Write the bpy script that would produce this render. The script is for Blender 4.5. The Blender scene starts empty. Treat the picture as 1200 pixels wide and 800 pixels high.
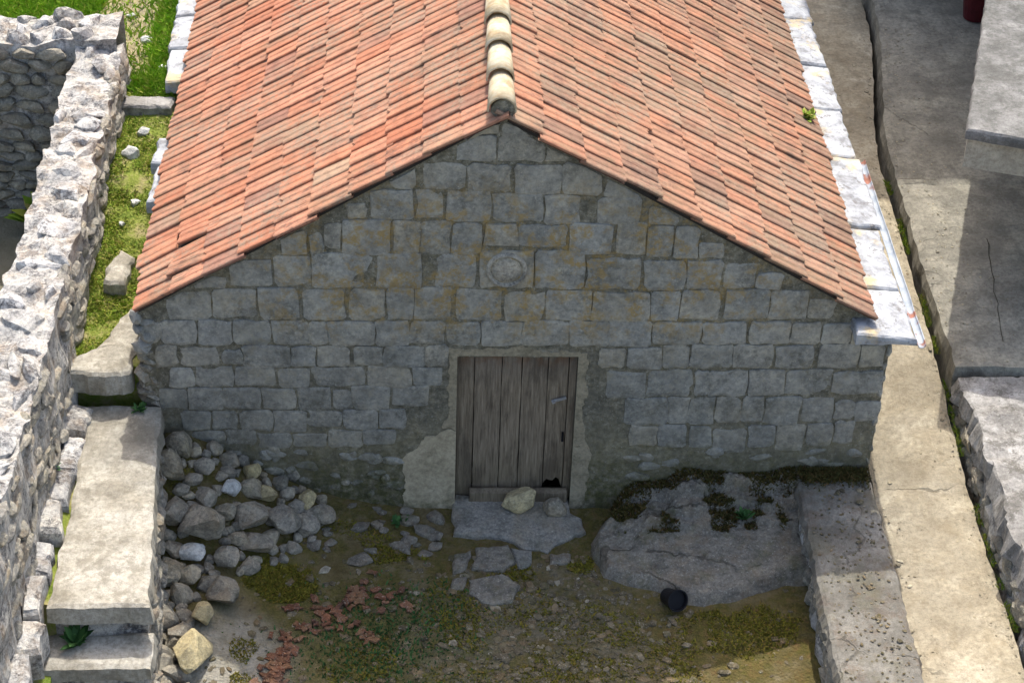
import bpy, bmesh, math, random
from mathutils import Vector, Matrix, noise, Euler
R = math.radians
rnd = random.Random(7)
scene = bpy.context.scene

# ---------------------------------------------------------------- camera, sky, sun, exposure
cam_d = bpy.data.cameras.new('camera'); cam = bpy.data.objects.new('camera', cam_d)
scene.collection.objects.link(cam)
cam_d.sensor_width = 36; cam_d.sensor_fit = 'HORIZONTAL'; cam_d.lens = 69.42
cam_d.clip_start = .1; cam_d.clip_end = 2000
cam.matrix_world = Matrix(((0.999027, -0.007417, -0.043470, -0.759), (-0.030577, 0.593810, -0.804024, -13.015),
                           (0.031776, 0.804571, 0.593006, 11.407), (0, 0, 0, 1)))
scene.camera = cam
SUN = Vector((.09, .66, 1.0)).normalized()
world = bpy.data.worlds.new('World'); scene.world = world; world.use_nodes = True
wn = world.node_tree; sky = wn.nodes.new('ShaderNodeTexSky'); sky.sky_type = 'NISHITA'; sky.sun_disc = False
sky.air_density = .9; sky.dust_density = 4.0; sky.ozone_density = .1
sky.sun_elevation = math.asin(SUN.z); sky.sun_rotation = math.atan2(SUN.x, SUN.y)
bg = wn.nodes['Background']; bg.inputs['Strength'].default_value = .15
wn.links.new(sky.outputs[0], bg.inputs['Color'])
sl = bpy.data.lights.new('sun', 'SUN'); sl.energy = 2.0; sl.angle = R(.53); sl.color = (1, .965, .91)
so = bpy.data.objects.new('sun', sl); scene.collection.objects.link(so)
so.rotation_euler = (-SUN).to_track_quat('-Z', 'Y').to_euler(); so.location = (5, 12, 20)
vs = scene.view_settings; vs.view_transform = 'Standard'; vs.look = 'None'; vs.exposure = 1.27; vs.gamma = 1

# ---------------------------------------------------------------- material helpers
class N:
    def __init__(s, name):
        s.m = bpy.data.materials.new(name); s.m.use_nodes = True; s.t = s.m.node_tree
        s.b = s.t.nodes['Principled BSDF']; s.geo = s.t.nodes.new('ShaderNodeNewGeometry')
        s.pos = s.geo.outputs['Position']; s._o = None
    def L(s, a, b):
        if isinstance(a, (int, float)): b.default_value = a
        elif isinstance(a, tuple): b.default_value = a if len(a) == len(b.default_value) else tuple(a) + (1,)
        else: s.t.links.new(a, b)
    def rand(s):
        if not s._o: s._o = s.t.nodes.new('ShaderNodeObjectInfo')
        return s.math('FRACT', s.math('ADD', s._o.outputs['Random'], s.geo.outputs['Random Per Island']), 0)
    def math(s, op, a, b=0, clamp=False):
        n = s.t.nodes.new('ShaderNodeMath'); n.operation = op; n.use_clamp = clamp
        s.L(a, n.inputs[0]); s.L(b, n.inputs[1]); return n.outputs[0]
    def vmath(s, op, a, b):
        n = s.t.nodes.new('ShaderNodeVectorMath'); n.operation = op
        s.L(a, n.inputs[0]); s.L(b, n.inputs[1]); return n.outputs['Value' if op == 'LENGTH' else 'Vector']
    def xyz(s, i):
        n = s.t.nodes.new('ShaderNodeSeparateXYZ'); s.L(s.pos, n.inputs[0]); return n.outputs[i]
    def noise(s, sc, det=4, rough=.6, vec=None, dist=0):
        n = s.t.nodes.new('ShaderNodeTexNoise'); n.inputs['Scale'].default_value = sc
        n.inputs['Detail'].default_value = det; n.inputs['Roughness'].default_value = rough; n.inputs['Distortion'].default_value = dist
        s.L(vec if vec is not None else s.pos, n.inputs['Vector']); return n.outputs[0]
    def vor(s, sc, feat='F1', vec=None):
        n = s.t.nodes.new('ShaderNodeTexVoronoi'); n.feature = feat; n.inputs['Scale'].default_value = sc
        s.L(vec if vec is not None else s.pos, n.inputs['Vector']); return n.outputs['Distance']
    def ramp(s, f, stops):
        n = s.t.nodes.new('ShaderNodeValToRGB'); cr = n.color_ramp
        while len(cr.elements) < len(stops): cr.elements.new(.5)
        for e, (p, c) in zip(cr.elements, stops):
            e.position = p; e.color = (c, c, c, 1) if isinstance(c, (int, float)) else tuple(c) + (1,)
        s.L(f, n.inputs[0]); return n.outputs[0]
    def step(s, f, a, b): return s.ramp(f, [(a, 0.), (b, 1.)])
    def range(s, f, a, b):
        n = s.t.nodes.new('ShaderNodeMapRange'); n.interpolation_type = 'SMOOTHSTEP'
        s.L(f, n.inputs[0]); n.inputs[1].default_value = a; n.inputs[2].default_value = b; return n.outputs[0]
    def mix(s, f, a, b, mode='MIX'):
        n = s.t.nodes.new('ShaderNodeMix'); n.data_type = 'RGBA'; n.blend_type = mode
        s.L(f, n.inputs[0]); s.L(a, n.inputs[6]); s.L(b, n.inputs[7]); return n.outputs[2]
    def mul(s, a, b): return s.math('MULTIPLY', a, b, True)
    def blob(s, c, r):
        return s.range(s.vmath('LENGTH', s.vmath('MULTIPLY', s.vmath('SUBTRACT', s.pos, c), tuple(1 / q for q in r)), (0, 0, 0)), 1.3, .5)
    def scaled(s, v): return s.vmath('MULTIPLY', s.pos, v)
    def bump(s, h, strength=.5, dist=.01, normal=None):
        n = s.t.nodes.new('ShaderNodeBump'); n.inputs['Strength'].default_value = strength; n.inputs['Distance'].default_value = dist
        s.L(h, n.inputs['Height'])
        if normal: s.L(normal, n.inputs['Normal'])
        return n.outputs[0]
    def out(s, col, rough=.9, normal=None, spec=.25, metal=0):
        s.L(col, s.b.inputs['Base Color']); s.L(rough, s.b.inputs['Roughness']); s.b.inputs['Specular IOR Level'].default_value = spec
        s.b.inputs['Metallic'].default_value = metal
        if normal: s.L(normal, s.b.inputs['Normal'])
        return s.m

def m_facade(name, mortar):
    n = N(name); n1 = n.noise(5, 6, .65); n2 = n.noise(28, 5, .7); n3 = n.noise(90, 3, .7); z = n.xyz(2)
    if mortar:
        c = n.ramp(n.noise(15, 6, .75), [(.36, (.085, .08, .06)), (.5, (.165, .156, .125)), (.62, (.27, .255, .215))])
        c = n.mix(n.mul(n.range(z, 1.15, .75), .7), c, n.ramp(n.noise(9, 6, .75), [(.36, (.13, .118, .08)), (.5, (.245, .225, .165)), (.64, (.35, .325, .25))]))
    else:
        c = n.ramp(n.rand(), [(0, (.27, .272, .262)), (.3, (.31, .302, .278)), (.6, (.295, .296, .288)), (.85, (.33, .31, .268)), (1, (.335, .338, .33))])
    c = n.mix(.75, c, n.ramp(n1, [(.34, (.68, .68, .68)), (.5, (1, 1, 1)), (.66, (1.3, 1.25, 1.15))]), 'MULTIPLY')
    c = n.mix(.7, c, n.ramp(n2, [(.36, (.66, .66, .67)), (.5, (1, 1, 1)), (.64, (1.28, 1.26, 1.2))]), 'MULTIPLY')
    # grey-green and black lichen, then ochre lichen that grows in a band across the gable
    c = n.mix(n.mul(n.mul(n.step(n.noise(2.3, 6, .7), .46, .6), n.step(n.noise(17, 5, .75), .4, .6)), .7), c, (.085, .085, .075))
    c = n.mix(n.mul(n.step(n.noise(42, 4, .75), .58, .66), .6), c, (.44, .43, .39))
    band = n.mul(n.range(z, 1.65, 2.15), n.range(z, 3.55, 2.9))
    side = n.range(n.math('ABSOLUTE', n.xyz(0)), 2.9, 1.2)
    och = n.mul(n.mul(n.step(n.noise(4.4, 6, .66), .475, .56), n.mul(band, side)), n.step(n.noise(22, 5, .75), .40, .56))
    c = n.mix(n.mul(och, .8), c, (.33, .225, .075))
    och2 = n.mul(n.step(n.noise(1.7, 5, .7), .52, .7), n.step(n.noise(14, 4, .7), .45, .62))
    c = n.mix(n.mul(och2, .65), c, (.19, .155, .08))
    c = n.mix(n.mul(n.mul(n.step(n.noise(.8, 5, .7), .44, .58), n.step(n.noise(8, 6, .78), .42, .58)), .42), c, (.13, .12, .10))
    c = n.mix(n.mul(n.mul(n.range(z, 2.0, .3), n.step(n.noise(3.1, 6, .75), .42, .58)), .32), c, (.125, .11, .07))
    moss = n.mul(n.range(n.math('ADD', z, n.math('MULTIPLY', n1, -.8)), .45, -.25), n.step(n.noise(11, 5, .7), .36, .56))
    c = n.mix(n.mul(moss, .8), c, n.ramp(n.noise(20, 3), [(.35, (.035, .040, .012)), (.65, (.085, .085, .025))]))
    c = n.mix(1., c, (1.03, 1.01, .925), 'MULTIPLY')
    h = n.math('ADD', n.math('MULTIPLY', n2, .7), n.math('MULTIPLY', n3, .4))
    return n.out(c, .92, n.bump(h, .8, .02 if mortar else .014))
M = {}
M['ashlar'] = m_facade('grey_ashlar', False); M['mortar'] = m_facade('weathered_mortar', True)

def m_plaster(name, g):
    n = N(name); c = n.ramp(n.noise(4, 6, .65), [(.3, (.30, .275, .22)), (.5, (.38, .355, .29)), (.7, (.43, .40, .335))])
    c = n.mix(n.mul(n.step(n.noise(5, 6, .75), .50, .62), .6), c, (.20, .19, .15))
    c = n.mix(.6, c, n.ramp(n.noise(30, 5, .75), [(.36, (.6, .6, .58)), (.5, (1, 1, 1)), (.64, (1.3, 1.3, 1.25))]), 'MULTIPLY')
    z = n.xyz(2)
    c = n.mix(n.mul(n.mul(n.range(z, .22, -.05), n.step(n.noise(13, 4), .4, .6)), .7), c, (.07, .075, .03))
    c = n.mix(1., c, (1.08 * g, 1.0 * g, .84 * g), 'MULTIPLY')
    return n.out(c, .9, n.bump(n.noise(40, 5, .7), .5, .012))
M['plaster'] = m_plaster('beige_plaster', 1.); M['plaster_dull'] = m_plaster('weathered_lime_mortar', .72)

def m_tile():
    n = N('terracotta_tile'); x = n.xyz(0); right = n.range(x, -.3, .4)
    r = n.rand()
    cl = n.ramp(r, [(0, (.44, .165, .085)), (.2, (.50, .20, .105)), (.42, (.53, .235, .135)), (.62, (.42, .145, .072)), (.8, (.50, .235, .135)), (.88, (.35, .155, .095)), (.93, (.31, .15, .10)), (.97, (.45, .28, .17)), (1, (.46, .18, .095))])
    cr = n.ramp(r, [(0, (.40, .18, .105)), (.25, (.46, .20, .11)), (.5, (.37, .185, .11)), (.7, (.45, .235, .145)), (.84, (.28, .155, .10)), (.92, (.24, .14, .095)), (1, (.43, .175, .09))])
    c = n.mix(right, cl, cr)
    c = n.mix(.6, c, n.ramp(n.noise(9, 5, .7), [(.34, (.55, .52, .50)), (.5, (1, 1, 1)), (.66, (1.2, 1.18, 1.15))]), 'MULTIPLY')
    # grey-brown lichen: streaks down the slope, stronger on the older, more weathered right side
    f = n.noise(7, 6, .72, n.scaled((.8, 3.0, .8)))
    lic = n.mul(n.math('ADD', n.step(n.noise(1.1, 4, .65), .44, .60), n.math('MULTIPLY', right, .35), True), n.step(f, .42, .56))
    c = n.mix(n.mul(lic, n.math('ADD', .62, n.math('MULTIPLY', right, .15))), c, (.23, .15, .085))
    dk = n.mul(n.step(n.noise(2.6, 5, .7), .50, .62), n.step(n.noise(13, 5, .75, n.scaled((.7, 3, .7))), .46, .58))
    c = n.mix(n.mul(dk, .8), c, (.13, .075, .055))
    c = n.mix(n.mul(n.mul(n.step(n.noise(1.4, 5, .7), .46, .58), n.step(n.noise(24, 5, .78), .42, .58)), .75), c, (.30, .225, .15))
    c = n.mix(n.mul(n.step(n.noise(33, 4, .75), .56, .66), .5), c, (.16, .095, .065))
    c = n.mix(n.mul(n.step(n.noise(60, 3, .7), .62, .7), .35), c, (.50, .36, .24))
    c = n.mix(1., c, (.84, .87, .90), 'MULTIPLY')
    h = n.math('ADD', n.noise(50, 5, .7), n.math('MULTIPLY', n.noise(200, 2), .3))
    return n.out(c, .88, n.bump(h, .5, .008))
M['tile'] = m_tile()

def m_ridge():
    n = N('cream_ridge_tile'); c = n.ramp(n.noise(6, 5, .65), [(.36, (.33, .25, .145)), (.5, (.48, .40, .26)), (.66, (.56, .50, .36))])
    c = n.mix(n.mul(n.step(n.noise(5, 5, .7), .53, .68), .75), c, (.46, .27, .10))
    c = n.mix(n.mul(n.step(n.noise(23, 5, .7), .58, .7), .5), c, (.22, .19, .14))
    return n.out(c, .9, n.bump(n.noise(40, 5, .7), .5, .01))
M['ridge'] = m_ridge()

def m_rock(name, stops, lichen=.5, soil=.0, mossf=0., tint=(1.05, 1.0, .87), crack=0):
    n = N(name); c = n.ramp(n.rand(), stops)
    c = n.mix(.8, c, n.ramp(n.noise(7, 6, .7), [(.34, (.5, .5, .5)), (.5, (1, 1, 1)), (.66, (1.35, 1.3, 1.2))]), 'MULTIPLY')
    l = n.mul(n.step(n.noise(6.5, 6, .75), .47, .58), n.step(n.noise(30, 5, .75), .40, .56))
    c = n.mix(n.mul(l, lichen), c, (.10, .096, .095))
    c = n.mix(n.mul(n.step(n.noise(55, 4, .7), .58, .66), .5), c, (.52, .51, .48))
    c = n.mix(.7, c, n.ramp(n.noise(38, 5, .78), [(.36, (.5, .5, .5)), (.5, (1, 1, 1)), (.64, (1.35, 1.34, 1.3))]), 'MULTIPLY')
    if soil: c = n.mix(n.mul(n.step(n.noise(4.1, 5, .7), .5, .62), soil), c, (.26, .175, .095))
    c = n.mix(1., c, tint, 'MULTIPLY')
    if mossf: c = n.mix(n.mul(n.step(n.noise(5.1, 5, .7), .5, .64), mossf), c, (.085, .085, .025))
    h = n.math('ADD', n.noise(24, 6, .75), n.math('MULTIPLY', n.noise(90, 3, .7), .4))
    if crack:
        w = n.t.nodes.new('ShaderNodeTexNoise'); w.inputs['Scale'].default_value = 2.5; w.inputs['Detail'].default_value = 6; n.L(n.pos, w.inputs['Vector'])
        vv = n.vmath('MULTIPLY', n.vmath('ADD', n.pos, n.vmath('MULTIPLY', w.outputs['Color'], (.5, .5, .5))), (.7, 1.5, 1))
        ck = n.mul(n.range(n.vor(1.7, 'DISTANCE_TO_EDGE', vv), .025, .006), n.step(n.noise(2, 3), .50, .58))
        c = n.mix(n.mul(ck, .55), c, (.04, .036, .025)); h = n.math('SUBTRACT', h, n.math('MULTIPLY', ck, 1.5))
    return n.out(c, .92, n.bump(h, .85, .022))
M['rock'] = m_rock('grey_limestone', [(0, (.21, .206, .192)), (.35, (.31, .30, .275)), (.6, (.25, .245, .232)), (.85, (.36, .335, .275)), (1, (.32, .308, .28))], .5, .25, .2)
M['rock_pale'] = m_rock('pale_limestone', [(0, (.50, .51, .51)), (1, (.58, .58, .56))], .15, 0, 0, (1, 1, .95))
M['rock_yellow'] = m_rock('yellowish_limestone', [(0, (.42, .37, .23)), (1, (.47, .42, .29))], .15)
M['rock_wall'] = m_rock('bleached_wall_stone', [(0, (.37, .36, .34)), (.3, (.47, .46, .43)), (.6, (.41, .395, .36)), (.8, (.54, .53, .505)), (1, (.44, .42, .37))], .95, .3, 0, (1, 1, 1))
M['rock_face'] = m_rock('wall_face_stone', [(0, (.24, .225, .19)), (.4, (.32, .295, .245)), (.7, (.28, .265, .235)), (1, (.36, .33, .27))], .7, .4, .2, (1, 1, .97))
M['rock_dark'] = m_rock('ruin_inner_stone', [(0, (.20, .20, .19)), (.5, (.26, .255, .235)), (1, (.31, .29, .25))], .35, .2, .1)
M['rubble_core'] = m_rock('rubble_mortar_core', [(0, (.43, .41, .37)), (1, (.45, .43, .39))], .95, .4, .12, (1, 1, 1))
M['bedrock'] = m_rock('bedrock', [(0, (.20, .192, .178)), (1, (.21, .202, .188))], .55, .25, .4, (1.05, 1, .87), 1)
M['slab_blue'] = m_rock('blue_grey_slab', [(0, (.23, .235, .235)), (1, (.26, .26, .255))], .3, .2, .2)

def m_white():
    n = N('flaking_limewash'); r = n.rand()
    c = n.ramp(n.noise(5, 6, .72), [(.36, (.21, .21, .21)), (.5, (.36, .37, .375)), (.64, (.45, .455, .45))])
    c = n.mix(n.mul(n.step(n.noise(2.4, 5, .7), .56, .66), .75), c, (.52, .40, .20))
    c = n.mix(n.mul(n.step(n.noise(8, 5, .75), .57, .63), .85), c, (.16, .15, .14))
    c = n.mix(n.mul(n.step(n.noise(30, 4, .7), .63, .69), .6), c, (.25, .235, .21))
    return n.out(c, .9, n.bump(n.noise(18, 6, .75), .7, .02))
M['white'] = m_white()

def m_gutter():
    n = N('painted_gutter_metal'); c = n.ramp(n.noise(6, 5, .7), [(.36, (.25, .28, .31)), (.6, (.39, .415, .435))])
    c = n.mix(n.mul(n.step(n.noise(1.9, 5, .6), .56, .60), .95), c, n.ramp(n.noise(14, 4), [(.35, (.20, .075, .045)), (.65, (.33, .14, .09))]))
    return n.out(c, .9, n.bump(n.noise(30, 4, .7), .6, .008), .2)
M['gutter'] = m_gutter()

def m_concrete(name, lo, mid, hi, spot=(.12, .11, .09), spotf=.5, moss=0., pale=.4):
    n = N(name); c = n.ramp(n.noise(2.2, 6, .68), [(.36, lo), (.5, mid), (.64, hi)])
    c = n.mix(.7, c, n.ramp(n.noise(26, 6, .75), [(.36, (.58, .56, .53)), (.5, (1, 1, 1)), (.64, (1.3, 1.29, 1.26))]), 'MULTIPLY')
    c = n.mix(n.mul(n.step(n.noise(5.5, 6, .78), .50, .60), spotf), c, spot)
    c = n.mix(n.mul(n.step(n.noise(48, 4, .7), .60, .67), pale), c, hi)
    c = n.mix(n.mul(n.step(n.noise(75, 3, .7), .62, .68), .55), c, spot)
    # broad damp stains, runoff streaks and a few hairline cracks
    c = n.mix(n.mul(n.step(n.noise(.9, 5, .7, None, 1.2), .47, .60), .45), c, tuple(.62 * v for v in lo))
    c = n.mix(n.mul(n.step(n.noise(3.0, 6, .75, n.scaled((4.0, .5, 1))), .52, .64), .35), c, tuple(.75 * v for v in lo))
    w = n.t.nodes.new('ShaderNodeTexNoise'); w.inputs['Scale'].default_value = 3.; w.inputs['Detail'].default_value = 5; n.L(n.pos, w.inputs['Vector'])
    vv = n.vmath('ADD', n.pos, n.vmath('MULTIPLY', w.outputs['Color'], (.45, .45, .45)))
    ck = n.mul(n.range(n.vor(.55, 'DISTANCE_TO_EDGE', vv), .007, .002), n.step(n.noise(.9, 3), .54, .60))
    c = n.mix(n.mul(ck, .5), c, (.045, .04, .03))
    if moss: c = n.mix(n.mul(n.step(n.noise(3.2, 6, .7), .5, .62), moss), c, (.11, .10, .035))
    h = n.math('SUBTRACT', n.math('ADD', n.noise(30, 6, .75), n.math('MULTIPLY', n.noise(120, 3, .7), .5)), n.math('MULTIPLY', ck, .8))
    return n.out(c, .93, n.bump(h, .7, .012))
M['conc_tan'] = m_concrete('tan_path_concrete', (.30, .255, .175), (.395, .345, .245), (.455, .405, .30), (.25, .20, .12), .4)
M['conc_step'] = m_concrete('worn_stair_concrete', (.28, .255, .20), (.385, .36, .295), (.47, .445, .38), (.19, .17, .125), .6)
M['conc_grey'] = m_concrete('grey_terrace_concrete', (.21, .195, .155), (.29, .27, .215), (.36, .335, .26), (.13, .12, .09), .45)
M['conc_cap'] = m_concrete('rough_wall_cap', (.22, .208, .185), (.34, .325, .295), (.50, .485, .45), (.10, .092, .075), .8, 0, .7)
M['conc_block'] = m_concrete('debris_strewn_cap', (.16, .148, .122), (.22, .206, .172), (.30, .282, .24), (.15, .10, .065), .5, .25, .4)
M['conc_canopy'] = m_concrete('canopy_concrete', (.14, .137, .122), (.205, .20, .185), (.29, .285, .265), (.09, .09, .078), .6, 0, .6)
M['beige_wall'] = m_concrete('beige_fascia', (.34, .31, .24), (.42, .385, .30), (.47, .435, .345), (.22, .2, .15), .3)

def m_soil():
    n = N('courtyard_earth')
    c = n.ramp(n.noise(3.2, 6, .7), [(.28, (.085, .062, .022)), (.45, (.135, .105, .045)), (.6, (.18, .145, .075)), (.75, (.25, .215, .15))])
    brown = n.mul(n.blob((1.65, -1.75, 0), (1.1, .75, 9)), n.step(n.noise(5, 5, .7), .36, .56))
    c = n.mix(n.mul(brown, .9), c, n.ramp(n.noise(10, 5, .7), [(.3, (.06, .052, .012)), (.5, (.105, .082, .02)), (.7, (.15, .085, .035))]))
    mm = n.mul(n.step(n.noise(2.1, 5, .7), .42, .52), n.step(n.noise(17, 5, .75), .36, .50))
    c = n.mix(n.mul(mm, .8), c, n.ramp(n.noise(12, 5, .7), [(.36, (.06, .056, .012)), (.5, (.105, .092, .018)), (.64, (.15, .10, .035))]))
    c = n.mix(n.mul(n.blob((-1.98, -.98, 0), (.36, .26, 9)), .85), c, (.10, .095, .014))
    green = n.mul(n.blob((-1.0, -1.7, 0), (1.0, .8, 9)), n.step(n.noise(6, 5, .7), .42, .58))
    c = n.mix(n.mul(green, .8), c, n.ramp(n.noise(16, 4), [(.35, (.05, .06, .02)), (.65, (.12, .12, .035))]))
    grav = n.mul(n.blob((.2, -1.9, 0), (1.1, 1.1, 9)), n.step(n.noise(4, 4), .4, .55))
    c = n.mix(n.mul(grav, .55), c, n.ramp(n.noise(22, 5, .75), [(.38, (.085, .075, .05)), (.62, (.21, .195, .155))]))
    c = n.mix(n.mul(n.blob((-2.3, -1.95, 0), (.5, .6, 9)), .7), c, n.ramp(n.noise(9, 5, .7), [(.35, (.25, .235, .19)), (.65, (.42, .40, .345))]))
    h = n.math('ADD', n.noise(35, 6, .75), n.math('MULTIPLY', n.vor(38), .6))
    return n.out(c, .95, n.bump(h, .9, .025))
M['soil'] = m_soil()
def m_ground():
    n = N('dry_ground'); c = n.ramp(n.noise(.6, 8, .7), [(.3, (.07, .075, .03)), (.5, (.16, .145, .095)), (.7, (.24, .22, .17))])
    return n.out(c, .95, n.bump(n.noise(20, 6, .75), .8, .03))
M['ground'] = m_ground()
def m_turf():
    n = N('turf_soil'); c = n.ramp(n.noise(5, 6, .7), [(.36, (.13, .19, .025)), (.5, (.22, .26, .045)), (.64, (.36, .31, .14))])
    track = n.mul(n.range(n.math('ABSOLUTE', n.math('ADD', n.xyz(0), 3.85)), .42, .2), n.range(n.xyz(1), 3.6, 4.6))
    c = n.mix(n.mul(track, .85), c, n.ramp(n.noise(15, 6, .75), [(.3, (.25, .19, .105)), (.55, (.40, .32, .20)), (.75, (.52, .45, .33))]))
    return n.out(c, .95, n.bump(n.noise(40, 5, .75), .9, .03))
M['turf'] = m_turf()
def m_blade(name, stops):
    n = N(name); c = n.ramp(n.geo.outputs['Random Per Island'], stops)
    c = n.mix(.5, c, n.ramp(n.noise(3, 4, .7), [(.35, (.7, .7, .6)), (.65, (1.25, 1.2, 1.1))]), 'MULTIPLY')
    n.b.inputs['Subsurface Weight'].default_value = 0
    return n.out(c, .7, None, .2)
M['grass'] = m_blade('grass_blade', [(0, (.12, .25, .012)), (.4, (.19, .36, .02)), (.75, (.26, .40, .03)), (1, (.34, .34, .07))])
M['grass_dry'] = m_blade('mossy_grass_blade', [(0, (.13, .22, .018)), (.4, (.21, .31, .03)), (.7, (.30, .33, .045)), (1, (.40, .33, .12))])
M['moss'] = m_blade('moss_tuft', [(0, (.09, .09, .012)), (.5, (.16, .15, .016)), (.8, (.20, .165, .02)), (1, (.21, .13, .03))])
M['moss_dark'] = m_blade('wall_foot_moss', [(0, (.035, .035, .008)), (.5, (.06, .055, .012)), (.8, (.085, .06, .016)), (1, (.10, .055, .02))])
M['leaf'] = m_blade('weed_leaf', [(0, (.025, .075, .02)), (1, (.06, .14, .04))])
def m_wood():
    n = N('weathered_plank'); g = n.noise(3, 6, .7, n.scaled((22, 22, 1.2)), .4); r = n.rand()
    c = n.ramp(g, [(.3, (.08, .066, .052)), (.45, (.185, .158, .128)), (.58, (.255, .222, .182)), (.7, (.34, .30, .25))])
    c = n.mix(.6, c, n.ramp(r, [(0, (.8, .78, .78)), (.5, (1, .97, .92)), (1, (1.2, 1.16, 1.1))]), 'MULTIPLY')
    c = n.mix(n.mul(n.range(n.xyz(2), 1.2, 1.62), .4), c, (.16, .15, .155))
    c = n.mix(n.mul(n.mul(n.range(n.xyz(2), .7, .1), n.noise(6, 4)), .7), c, (.13, .115, .07))
    c = n.mix(n.mul(n.step(n.noise(2.2, 5, .7, n.scaled((3, 1, .8))), .48, .62), .6), c, (.075, .062, .05))
    c = n.mix(n.mul(n.mul(n.range(n.xyz(2), 1.42, 1.62), n.step(n.noise(9, 4), .42, .58)), .7), c, (.15, .075, .04))
    c = n.mix(1., c, (1.06, 1.0, .87), 'MULTIPLY')
    return n.out(c, .85, n.bump(g, .7, .008))
M['wood'] = m_wood()
def m_simple(name, c, rough=.8, var=.3, spec=.3, metal=0):
    n = N(name); lo = tuple(v * (1 - var) for v in c); hi = tuple(v * (1 + var) for v in c)
    return n.out(n.ramp(n.noise(12, 5, .7), [(.3, lo), (.7, hi)]), rough, n.bump(n.noise(50, 4, .7), .3, .005), spec, metal)
M['rust'] = m_simple('rusty_iron', (.17, .075, .035), .85, .5)
M['iron'] = m_simple('grey_iron', (.30, .29, .275), .55, .3, .4)
M['black'] = m_simple('black_plastic', (.008, .008, .010), .45, .3)
M['dark'] = m_simple('dark_timber', (.03, .026, .022), .9)
M['shard'] = m_rock('broken_terracotta', [(0, (.13, .06, .038)), (.5, (.19, .085, .052)), (1, (.24, .13, .085))], .45, .4)
M['red'] = m_simple('red_paint', (.09, .010, .014), .5)
M['dirt'] = m_simple('gap_dirt', (.05, .042, .025), .95, .5)
M['house_wall'] = m_concrete('house_render', (.36, .34, .30), (.43, .41, .36), (.48, .46, .41))
M['glass'] = m_simple('window_glass', (.03, .035, .04), .15, .2, .5)
M['medallion'] = m_rock('carved_medallion_stone', [(0, (.36, .35, .33)), (1, (.37, .36, .34))], .5, .1)

# ---------------------------------------------------------------- mesh helpers
col = scene.collection
def mesh_of(name, vs_, fs, smooth=False):
    me = bpy.data.meshes.new(name); me.from_pydata(vs_, [], fs); me.update()
    if smooth: me.polygons.foreach_set('use_smooth', [True] * len(me.polygons))
    return me
def link(name, me, m, parent=None):
    o = bpy.data.objects.new(name, me); col.objects.link(o)
    if m is not None and me is not None and not me.materials: me.materials.append(m)
    o.parent = parent
    return o
def obj(name, vs_, fs, m, parent=None, smooth=False): return link(name, mesh_of(name, vs_, fs, smooth), m, parent)
def tag(o, label=None, cat=None, group=None, kind=None):
    if label: o['label'] = label
    if cat: o['category'] = cat
    if group: o['group'] = group
    if kind: o['kind'] = kind
    return o
def struct(o): o['kind'] = 'structure'; return o
def thing(name, label, cat, loc=(0, 0, 0), group=None):
    o = bpy.data.objects.new(name, None); o.empty_display_size = .2; col.objects.link(o); o.location = loc
    return tag(o, label, cat, group)
def keep(o, parent):                       # parent a mesh that is written in world coordinates
    o.parent = parent; o.matrix_parent_inverse = Matrix.Translation(-parent.location); return o
def sm(a, b, x):
    t = max(0., min(1., (x - a) / (b - a))); return t * t * (3 - 2 * t)
def nz(x, y, z=0, s=1.): return noise.noise((x * s, y * s, z * s))
def fbm(x, y, z=0, s=1., o=4): return noise.fractal((x * s, y * s, z * s), 1., 2., o)

def bx(V, F, x0, x1, y0, y1, z0, z1):
    b = len(V)
    V += [(x0, y0, z0), (x1, y0, z0), (x1, y1, z0), (x0, y1, z0), (x0, y0, z1), (x1, y0, z1), (x1, y1, z1), (x0, y1, z1)]
    F += [tuple(b + i for i in f) for f in ((3, 2, 1, 0), (4, 5, 6, 7), (0, 1, 5, 4), (1, 2, 6, 5), (2, 3, 7, 6), (3, 0, 4, 7))]

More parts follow.
